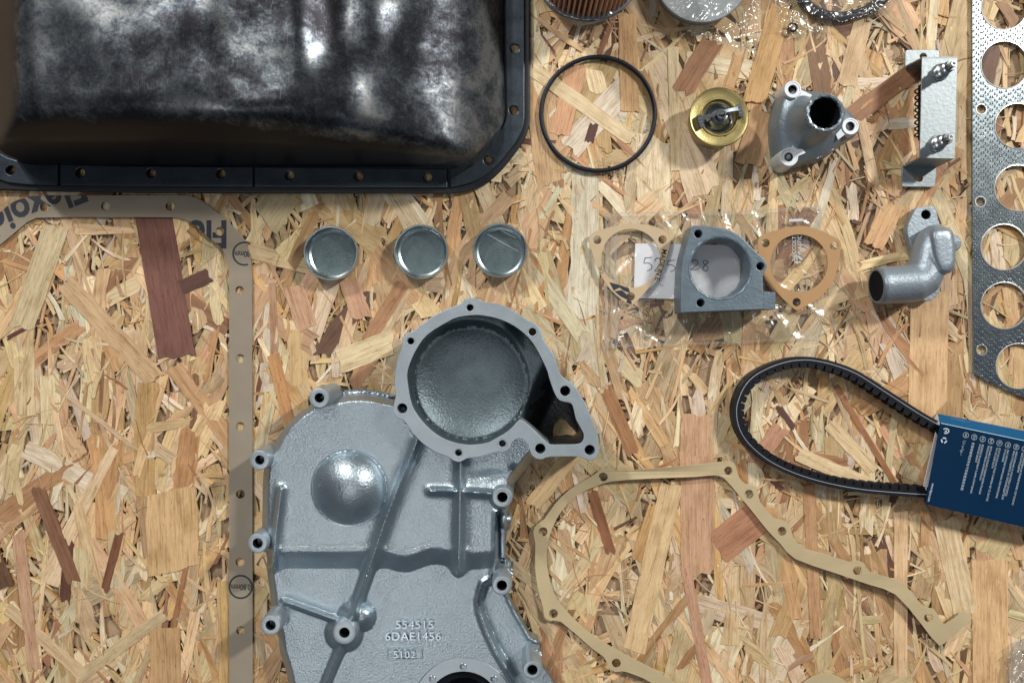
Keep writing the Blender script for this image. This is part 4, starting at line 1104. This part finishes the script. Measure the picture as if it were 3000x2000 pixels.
# ------------------------------------------------------------------ water elbow
def build_elbow():
    t = thing('water_elbow', 'silver cast pipe elbow with an open spout pointing left and bolt ears', 'pipe elbow', P(2720, 760))
    zt = 30
    o = fillet([(2683, 609, 8), (2736, 602, 14), (2746, 626, 20), (2752, 660, 20), (2800, 690, 16), (2805, 720, 16), (2785, 745, 20), (2762, 815, 20), (2752, 862, 20), (2722, 886, 20), (2692, 874, 14), (2690, 800, 30), (2655, 670, 20)], 5)
    plate('ear_plate', o, [circ(2713, 629, 13.5, 24)], 1, zt, M['cast_soft'], t, 2)
    lathe('hole_shade', [(13.2, zt - 2), (13, 9), (.1, 8)], P(2713, 629, zt), M['shade_black'], t, 20)  # black cup painted as the shade of the ear hole
    def W(px, py, z): return P(px, py, z)
    path = [W(2572, 837, 66), W(2600, 835, 66), W(2640, 833, 67), W(2680, 829, 70), W(2700, 816, 70), W(2712, 794, 71), W(2717, 765, 70), W(2723, 735, 68), W(2731, 712, 64), W(2738, 698, 56), W(2744, 686, 40)]
    rad = [53, 53, 54, 54, 53, 50, 48, 47, 46, 42, 32]
    v, f = sweep(path, rad, 24)
    b1 = fillet([(2724, 668, 22), (2790, 663, 26), (2801, 735, 30), (2796, 796, 20), (2760, 806, 16), (2738, 760, 30)], 5)
    # join body = pipe + hump, voxel-remeshed into one casting
    bm = bmesh.new()
    bv = [bm.verts.new(p) for p in v]
    for q in f: bm.faces.new([bv[i] for i in q])
    zs = [(8, 1.0), (100, 1.0), (118, .96), (128, .86), (131, .66)]
    c0 = np.mean(np.array(b1), 0); rings = []
    for z, s in zs:
        rings.append([bm.verts.new(P(c0[0] + (x - c0[0]) * s, c0[1] + (y - c0[1]) * s, z)) for x, y in b1])
    n = len(b1)
    for k in range(len(zs) - 1):
        for i in range(n):
            j = (i + 1) % n; bm.faces.new((rings[k][i], rings[k][j], rings[k + 1][j], rings[k + 1][i]))
    bm.faces.new(rings[-1]); bm.faces.new(rings[0][::-1])
    # neck down to the flange
    r1 = [[bm.verts.new(P(x, y, z)) for x, y in circ(2736, 742, 52, 20)] for z in (10, 80)]
    for i in range(20):
        j = (i + 1) % 20; bm.faces.new((r1[0][i], r1[0][j], r1[1][j], r1[1][i]))
    bm.faces.new(r1[1]); bm.faces.new(r1[0][::-1])
    bmesh.ops.recalc_face_normals(bm, faces=bm.faces[:])
    org = t.org
    for q in bm.verts: q.co = (q.co - org) * S
    me = bpy.data.meshes.new('tmp'); bm.to_mesh(me); bm.free()
    ob = bpy.data.objects.new('tmp', me); col.objects.link(ob)
    md = ob.modifiers.new('r', 'REMESH'); md.mode = 'VOXEL'; md.voxel_size = 2.6 * S
    ms = ob.modifiers.new('s', 'SMOOTH'); ms.factor = .5; ms.iterations = 18
    me2 = bpy.data.meshes.new_from_object(ob.evaluated_get(bpy.context.evaluated_depsgraph_get()))
    bpy.data.objects.remove(ob); me2.name = 'elbow_body'; me2.materials.clear(); me2.materials.append(M['cast_soft']); me2.shade_smooth()
    link('elbow_body', me2, t)
    # spout mouth: rim and a near-black disc painted as the shaded inside, axis along the pipe
    a = Vector(W(2572, 837, 66)); d = (a - Vector(W(2600, 835, 66))).normalized()
    e1 = Vector((-d.y, d.x, 0)); e2 = d.cross(e1)
    prof = [(52.5, -6), (52, 3), (49, 6), (43, 5), (41.5, 0)]
    v = []; f = []
    for r, q in prof:
        for i in range(40):
            an = i / 40 * 2 * math.pi; r_ = r + .4 * math.sin(an * 5)
            v.append(tuple(a + d * q + e1 * (r_ * math.cos(an)) + e2 * (r_ * math.sin(an))))
    for k in range(len(prof) - 1):
        for i in range(40):
            j = (i + 1) % 40; f.append((k * 40 + i, k * 40 + j, (k + 1) * 40 + j, (k + 1) * 40 + i))
    sp = mesh('spout_rim', v, f, M['grey_cast'], t)
    v = []; f = []
    for r, q in ((43.6, 5.6), (42.6, 5.0), (.2, 4.6)):
        for i in range(32):
            an = i / 32 * 2 * math.pi; v.append(tuple(a + d * q + e1 * (r * math.cos(an)) + e2 * (r * math.sin(an))))
    for k in range(2):
        for i in range(32):
            j = (i + 1) % 32; f.append((k * 32 + i, k * 32 + j, (k + 1) * 32 + j, (k + 1) * 32 + i))
    mesh('spout_shade', v, f, M['shade_black'], sp)
    cap = lathe('side_plug', [(24, 30), (24, 60), (20, 66), (.1, 67)], P(2792, 712, 60), M['grey_cast'], t, 28)
build_elbow()

# ------------------------------------------------------------------ drive belt and its card sleeve
def build_belt():
    t = thing('drive_belt', 'black toothed rubber drive belt standing on edge, its loop left of the blue sleeve', 'belt', P(2330, 1260))
    cr = [(1900, 690), (1760, 640), (1620, 566), (1480, 480), (1280, 350), (1080, 225), (900, 155), (750, 122), (650, 117), (540, 130), (400, 175), (280, 240), (200, 320), (150, 420), (127, 520), (140, 640), (190, 750),
          (280, 850), (400, 940), (550, 1015), (720, 1075), (900, 1120), (1100, 1155), (1300, 1175), (1500, 1190), (1600, 1196), (1760, 1215), (1900, 1232)]
    zt = 46
    pth = smooth_loop([(2100 + .3827 * x, 1000 + .3827 * y) for x, y in cr], 8, False)
    W = [Vector(P(x, y, zt)) for x, y in pth]
    # even spacing
    L = [0]
    for i in range(1, len(W)): L.append(L[-1] + (W[i] - W[i - 1]).length)
    tot = L[-1]
    def at(s):
        i = min(max(np.searchsorted(L, s) - 1, 0), len(W) - 2); u = (s - L[i]) / (L[i + 1] - L[i])
        p = W[i].lerp(W[i + 1], u)
        a = W[max(i - 2, 0)]; b = W[min(i + 3, len(W) - 1)]
        tg = (b - a).normalized()
        return p, tg, Vector((-tg.y, tg.x, 0))       # left normal = inside of the loop
    n = 220
    def band(name, o0, o1, z0, z1, m, parent=t):
        v = []; f = []
        for i in range(n + 1):
            p, tg, nn = at(tot * i / n)
            for off, z in ((o0, z0), (o0, z1 - 1.2), (o0 + 1.2, z1), (o1 - .6, z1), (o1, z1 - 1), (o1, z0)):
                q = p + nn * off; v.append((q.x, q.y, z))
        for i in range(n):
            for j in range(6):
                a = i * 6 + j; b = i * 6 + (j + 1) % 6; f.append((a, b, b + 6, a + 6))
        return mesh(name, v, f, m, parent, True, 40)
    p0, tg0, n0 = at(tot * .5)
    sgn = 1
    # the loop runs anticlockwise as listed? find which side is inside
    cen = Vector(P(2330, 1260, zt)); sgn = 1 if (cen - p0).dot(n0) > 0 else -1
    if sgn < 0:
        at0 = at
        def at(s):
            p, tg, nn = at0(s); return p, tg, -nn
    band('belt_back', 0, 9, 4, zt, M['rubber'])
    band('cord_line', 8.2, 10.2, zt - 3, zt + .6, M['cord'])
    band('belt_body', 9.8, 18, 4, zt, M['tooth'])
    pitch = 26.5; me = None
    for k in range(int(tot / pitch)):
        p, tg, nn = at(pitch * (k + .5))
        if me is None:
            pr = [(-11, 17), (-9, 29), (-6.5, 31.5), (6.5, 31.5), (9, 29), (11, 17)]
            v = [(x * S, y * S, z * S) for z in (4, zt - .8) for x, y in pr]; m_ = len(pr)
            f = [tuple(range(m_)), tuple(range(2 * m_ - 1, m_ - 1, -1))] + [(i, m_ + i, m_ + (i + 1) % m_, (i + 1) % m_) for i in range(m_)]
            me = bpy.data.meshes.new('tooth'); me.from_pydata(v, [], f); me.materials.append(M['tooth'])
        o = bpy.data.objects.new('tooth', me); col.objects.link(o); o.parent = t.o
        q = (Vector((p.x, p.y, 0)) - t.org) * S
        mt = Matrix(((tg.x, nn.x, 0, q.x), (tg.y, nn.y, 0, q.y), (0, 0, 1, 0), (0, 0, 0, 1)))
        o.matrix_local = mt
    # sleeve
    s = thing('card_sleeve', 'blue printed card sleeve wrapped round the drive belt at the right edge', 'sleeve', P(2880, 1360))
    zt = 66
    tl, tr, br, bl = (2755, 1238), (3120, 1315), (3090, 1564), (2710, 1476)
    quad = lambda name, pts, m, th=1.5, lab=None: mesh(name, [p for p in pts], [tuple(range(len(pts)))], m, s, False, label=lab)
    def slab(name, a, b, c, d, m, th=2.0):
        A = [Vector(q) for q in (a, b, c, d)]; nn = (A[1] - A[0]).cross(A[2] - A[0]).normalized() * th
        v = [tuple(q) for q in A] + [tuple(q + nn) for q in A]
        return mesh(name, v, [(0, 1, 2, 3), (7, 6, 5, 4), (0, 4, 5, 1), (1, 5, 6, 2), (2, 6, 7, 3), (3, 7, 4, 0)], m, s, False)
    T_ = [P(*q, zt) for q in (tl, tr, br, bl)]
    slab('top_panel', *T_, M['box_blue'], 2)
    slab('upper_side', P(2746, 1211, 1), P(3120, 1285, 1), P(*tr, zt - .5), P(*tl, zt - .5), M['box_side'], 2)
    slab('lower_side', P(*bl, zt - .5), P(*br, zt - .5), P(3086, 1560, 1), P(2712, 1474, 1), M['box_blue'], 2)
    slab('bottom_panel', P(2746, 1213, 3), P(2712, 1473, 3), P(3086, 1559, 3), P(3120, 1287, 3), M['card'], 1.5)
    slab('inner_flap', P(2741, 1262, 40), P(2704, 1424, 40), P(2735, 1470, 24), P(2768, 1260, 24), M['label'], 1.5)
    slab('end_fold', P(2746, 1211, 2), P(2733, 1238, 30), P(2752, 1246, 60), P(2756, 1240, 62), M['card'], 1.2)
    ang = math.degrees(math.atan2(-(1315 - 1238), 3120 - 2755))
    rot = ang - 90
    zz = zt + 2.6
    strip('panel_edge', [[(2757, 1239), (3100, 1311)]], 1.6, zt + 2.3, M['print_blue'], s)
    dx = Vector((365, 77)).normalized(); dy = Vector((-45, 238)).normalized()      # along the sleeve, and down it
    def uv(u, v): q = Vector((2755, 1238)) + dx * u + dy * v; return (q.x, q.y)
    def tx(str_, u, v, size, m=M['print'], **kw):
        x, y = uv(u, v); text('printed_text', str_, x, y, zz, size, rot - 2, m, s, **kw)
    codes = ['AR', 'ZH', 'HU', 'RO', 'EL', 'TR', 'BG', 'RU']
    body = [('\u0627\u0644\u062a\u0631\u0643\u064a\u0628', ''), ('\u5b89\u88c5\u548c\u4f7f\u7528\u5e94\u7b26\u5408\u6c7d\u8f66\u5236\u9020\u5546\u7684\u8bf4\u660e', ''),
            ('BESZERELES ES HASZNALAT A JARMU GYARTOJANAK', 'UTASITASA SZERINT'), ('INSTALARE SI UTILIZARE CONFORM INSTRUCTIUNILOR', 'PRODUCATORULUI AUTOVEHICULULUI'),
            ('\u0395\u0393\u039a\u0391\u03a4\u0391\u03a3\u03a4\u0391\u03a3\u0397 \u039a\u0391\u0399 \u03a7\u03a1\u0397\u03a3\u0397 \u03a3\u03a5\u039c\u03a6\u03a9\u039d\u0391 \u039c\u0395 \u03a4\u0399\u03a3 \u039f\u0394\u0397\u0393\u0399\u0395\u03a3', '\u03a4\u039f\u03a5 \u039a\u0391\u03a4\u0391\u03a3\u039a\u0395\u03a5\u0391\u03a3\u03a4\u0397'),
            ('ARAC URETICISININ TALIMATLARINA GORE MONTE EDINIZ', 'VE KULLANINIZ'),
            ('\u041c\u041e\u041d\u0422\u0418\u0420\u0410\u041d\u0415 \u0418 \u0423\u041f\u041e\u0422\u0420\u0415\u0411\u0410 \u0421\u041f\u041e\u0420\u0415\u0414', '\u0418\u041d\u0421\u0422\u0420\u0423\u041a\u0426\u0418\u0418\u0422\u0415 \u041d\u0410 \u041f\u0420\u041e\u0418\u0417\u0412\u041e\u0414\u0418\u0422\u0415\u041b\u042f'),
            ('\u0423\u0421\u0422\u0410\u041d\u041e\u0412\u041a\u0410 \u0418 \u041f\u0420\u0418\u041c\u0415\u041d\u0415\u041d\u0418\u0415 \u0421\u041e\u0413\u041b\u0410\u0421\u041d\u041e', '\u0418\u041d\u0421\u0422\u0420\u0423\u041a\u0426\u0418\u042f\u041c')]
    for i, (c, (l1, l2)) in enumerate(zip(codes, body)):
        u = 80 + i * 25.3
        x, y = uv(u, 20 + i * .6)
        strip('printed_ring', [[(x + 8 * math.cos(a), y + 8 * math.sin(a)) for a in np.linspace(0, 6.2832, 20)]], .9, zz, M['print'], s)
        tx(c, u, 20 + i * .6, 8.5)
        fit = 160.0 / max(len(l1) * 4.6, 160)
        sz = 7.6 if i > 1 else 9
        tx(l1, u + (3.5 if l2 else 0), 36, sz, align='LEFT', sx=fit)
        if l2: tx(l2, u - 4.5, 36, sz, align='LEFT', sx=fit)
    tx('www.dayco.com', 0 + 12, 178, 11, align='LEFT', sx=.74, off=.1)
    x, y = uv(20, 20)
    strip('printed_mark', [[(x + 9 * math.cos(a), y + 7 * math.sin(a)) for a in np.linspace(-2.4, 2.2, 18)], [(x - 3, y + 2), (x + 3, y - 2), (x + 1, y + 4)]], 3, zz, M['print'], s)
    x, y = uv(20, 48)
    strip('printed_mark', [[(x + 7 * math.cos(a), y + 7 * math.sin(a)) for a in np.linspace(b, b + 1.5, 8)] for b in (0, 2.09, 4.19)], 4, zz, M['print'], s)
    # lines on the sloping side
    for i in range(4):
        for j, ln in enumerate((62, 58, 46)):
            u0 = 38 + i * 66
            a = Vector((2748, 1216)) + dx * u0 + Vector((2.2, 7.0)) * (j * .95 + .2); b = a + dx * ln
            zz2 = 6 + (zt - 6) * ((j * .95 + .2) * 7 / 27) + 5
            strip('printed_line', [[tuple(a), tuple(b)]], 2.4, zz2, M['print_blue'], s)
build_belt()

# ------------------------------------------------------------------ bagged parts along the top edge
def crinkle(seed, n, x0, x1, y0, y1, h):
    r = random.Random(seed)
    return [(r.uniform(x0, x1), r.uniform(y0, y1), r.uniform(0, 3.14), r.uniform(20, 75), r.uniform(4, 8.5), r.uniform(.3, 1) * h) for _ in range(n)]
def add_wr(z, x, y, wr):
    for a, b, th, l, w_, h in wr:
        u = (x - a) * math.cos(th) + (y - b) * math.sin(th); v = -(x - a) * math.sin(th) + (y - b) * math.cos(th)
        z = z + h * np.exp(-(u / l) ** 2 - (v / w_) ** 2)
    return z

def build_top_bags():
    f = thing('filter_cartridge', 'brown pleated paper filter cartridge in clear film at the top edge, nearest the oil pan', 'oil filter', P(1722, -100))
    c = (222.0, 1100.0)       # in u
    r = 163
    lathe('end_cap', [(r - 30, 1), (r, 1), (r + 2, 4), (r + 2, 10), (r - 6, 14), (r - 10, 14)], c, M['rim_grey'], f, 72)
    lathe('pleat_core', [(r - 18, 8), (r - 18, 250)], c, M['pleat_dark'], f, 72)
    lathe('end_cap', [(r - 20, 250), (r + 2, 250), (r + 2, 262), (20, 264)], c, M['rim_grey'], f, 72)
    n = 64; me = None
    for i in range(n):
        a = 2 * math.pi * i / n
        if me is None:
            v = [(x * S, y * S, z * S) for z in (12, 250) for x, y in ((r - 20, -3.4), (r - 4, -2.6), (r - 2.5, 0), (r - 4, 2.6), (r - 20, 3.4))]
            fc = [(i_, i_ + 1, i_ + 6, i_ + 5) for i_ in range(4)] + [(4, 3, 2, 1, 0), (5, 6, 7, 8, 9)]
            me = bpy.data.meshes.new('pleat'); me.from_pydata(v, [], fc); me.materials.append(M['pleat'])
        o = bpy.data.objects.new('pleat', me); col.objects.link(o); o.parent = f.o
        q = (Vector((c[0], c[1], 0)) - f.org) * S
        o.location = q; o.rotation_euler.z = a
    b = thing('plastic_bag', 'clear shrink film round the brown filter at the top edge', 'bag', P(1722, -40))
    wr = crinkle(3, 26, 1560, 1890, -60, 80, 5)
    def zf(x, y):
        d = np.hypot(x - 1722, y + 103)
        return add_wr(6 + 5 * np.sin(x / 13) * np.sin(y / 17) * 0 + 22 * (1 - sstep(160, 185, d)), x, y, wr) + 2
    bag_sheet('bag_film', smooth_loop([(1575, -60), (1590, 10), (1640, 58), (1690, 76), (1740, 78), (1800, 60), (1850, 22), (1875, -60)], 4), zf, M['film'], b, 6)

    l = thing('lid', 'flat grey round lid with blue rim, bagged at the top edge', 'lid', P(2055, -73))
    zt = 46; c = P(2056, -74, zt)
    lathe('lid_wall', [(112, 2), (130, 6), (137, zt - 8), (138, zt - 3)], c, M['lid_rim'], l, 72)
    lathe('lid_top', [(138, zt - 3), (136, zt), (130, zt), (126, zt - 1.5), (40, zt - 1), (0.1, zt - 1)], c, M['lid'], l, 72)
    b = thing('plastic_bag', 'crumpled clear bag round the grey lid at the top edge', 'bag', P(2100, 20))
    wr = crinkle(8, 70, 1930, 2260, -60, 150, 9)
    def zf2(x, y):
        d = np.hypot(x - 2056, y + 74)
        return np.maximum(add_wr(8 + 46 * (1 - sstep(135, 170, d)), x, y, wr), 3) + 2
    ol = [(1920, -80), (1930, 0), (1962, 45), (2005, 80), (2018, 100), (2060, 112), (2110, 122), (2160, 140), (2205, 160), (2215, 120), (2222, 60), (2228, 0), (2240, -80)]
    bag_sheet('bag_film', ol, zf2, M['film'], b, 5)
    strip('side_seam', [[(2240, -80), (2228, 0), (2222, 60), (2214, 130), (2206, 158)]], 4, 22, M['seam'], b)

    g = thing('seal_ring', 'thick black rubber seal ring in crinkled film at the top edge', 'seal', P(2470, -80))
    path = [P(x, y, 12) for x, y in smooth_loop([(2336, -30), (2350, 5), (2385, 32), (2422, 47), (2462, 51), (2508, 44), (2560, 24), (2596, -8), (2612, -60), (2590, -140), (2470, -190), (2360, -140), (2330, -80)], 5)]
    tube('ring_body', path, 11, M['rubber_blue'], g, 14, True)
    path = [P(x, y, 20) for x, y in smooth_loop([(2352, -30), (2364, 0), (2396, 26), (2428, 38), (2462, 41), (2504, 35), (2550, 16), (2582, -12), (2598, -60), (2570, -130), (2470, -175), (2370, -130), (2344, -80)], 5)]
    tube('inner_lip', path, 6, M['rubber'], g, 10, True)
    o = thing('small_ring', 'tiny black rubber ring in the film beside the thick black seal ring', 'o-ring', P(2323, 80))
    tube('ring_body', [P(x, y, 15) for x, y in circ(2323, 80, 11.8, 28)], 3.4, M['rubber'], o, 8, True)
    b = thing('plastic_bag', 'crinkled clear film round the thick black seal ring at the top edge', 'bag', P(2440, 20))
    wr = crinkle(21, 95, 2270, 2620, -60, 108, 8)
    ringp = smooth_loop([(2336, -30), (2350, 5), (2385, 32), (2422, 47), (2462, 51), (2508, 44), (2560, 24), (2596, -8), (2612, -60)], 3, False)
    def zf3(x, y):
        d = dist(x, y, ringp)
        return np.maximum(add_wr(7 + 20 * (1 - sstep(10, 34, d)), x, y, wr), 4) + 2
    bag_sheet('bag_film', smooth_loop([(2268, -70), (2270, 0), (2278, 60), (2290, 100), (2330, 104), (2380, 98), (2430, 84), (2490, 76), (2560, 52), (2600, 26), (2630, -70)], 3), zf3, M['film'], b, 4.5)

    e = thing('plastic_bag', 'dull grey plastic wrap with a rounded end at the bottom right corner', 'bag', P(3010, 1960))
    wr = crinkle(31, 40, 2940, 3100, 1860, 2080, 7)
    def zf4(x, y): 
        d = np.hypot((x - 3050) / 100, (y - 1985) / 120)
        return np.maximum(add_wr(4 + 34 * np.sqrt(np.clip(1 - d * d, 0, 1)), x, y, wr), 3)
    bag_sheet('bag_film', smooth_loop([(2942, 2090), (2946, 1990), (2952, 1930), (2968, 1892), (2996, 1870), (3040, 1862), (3100, 1880), (3120, 2090)], 4), zf4, M['film_thick'], e, 6)
build_top_bags()
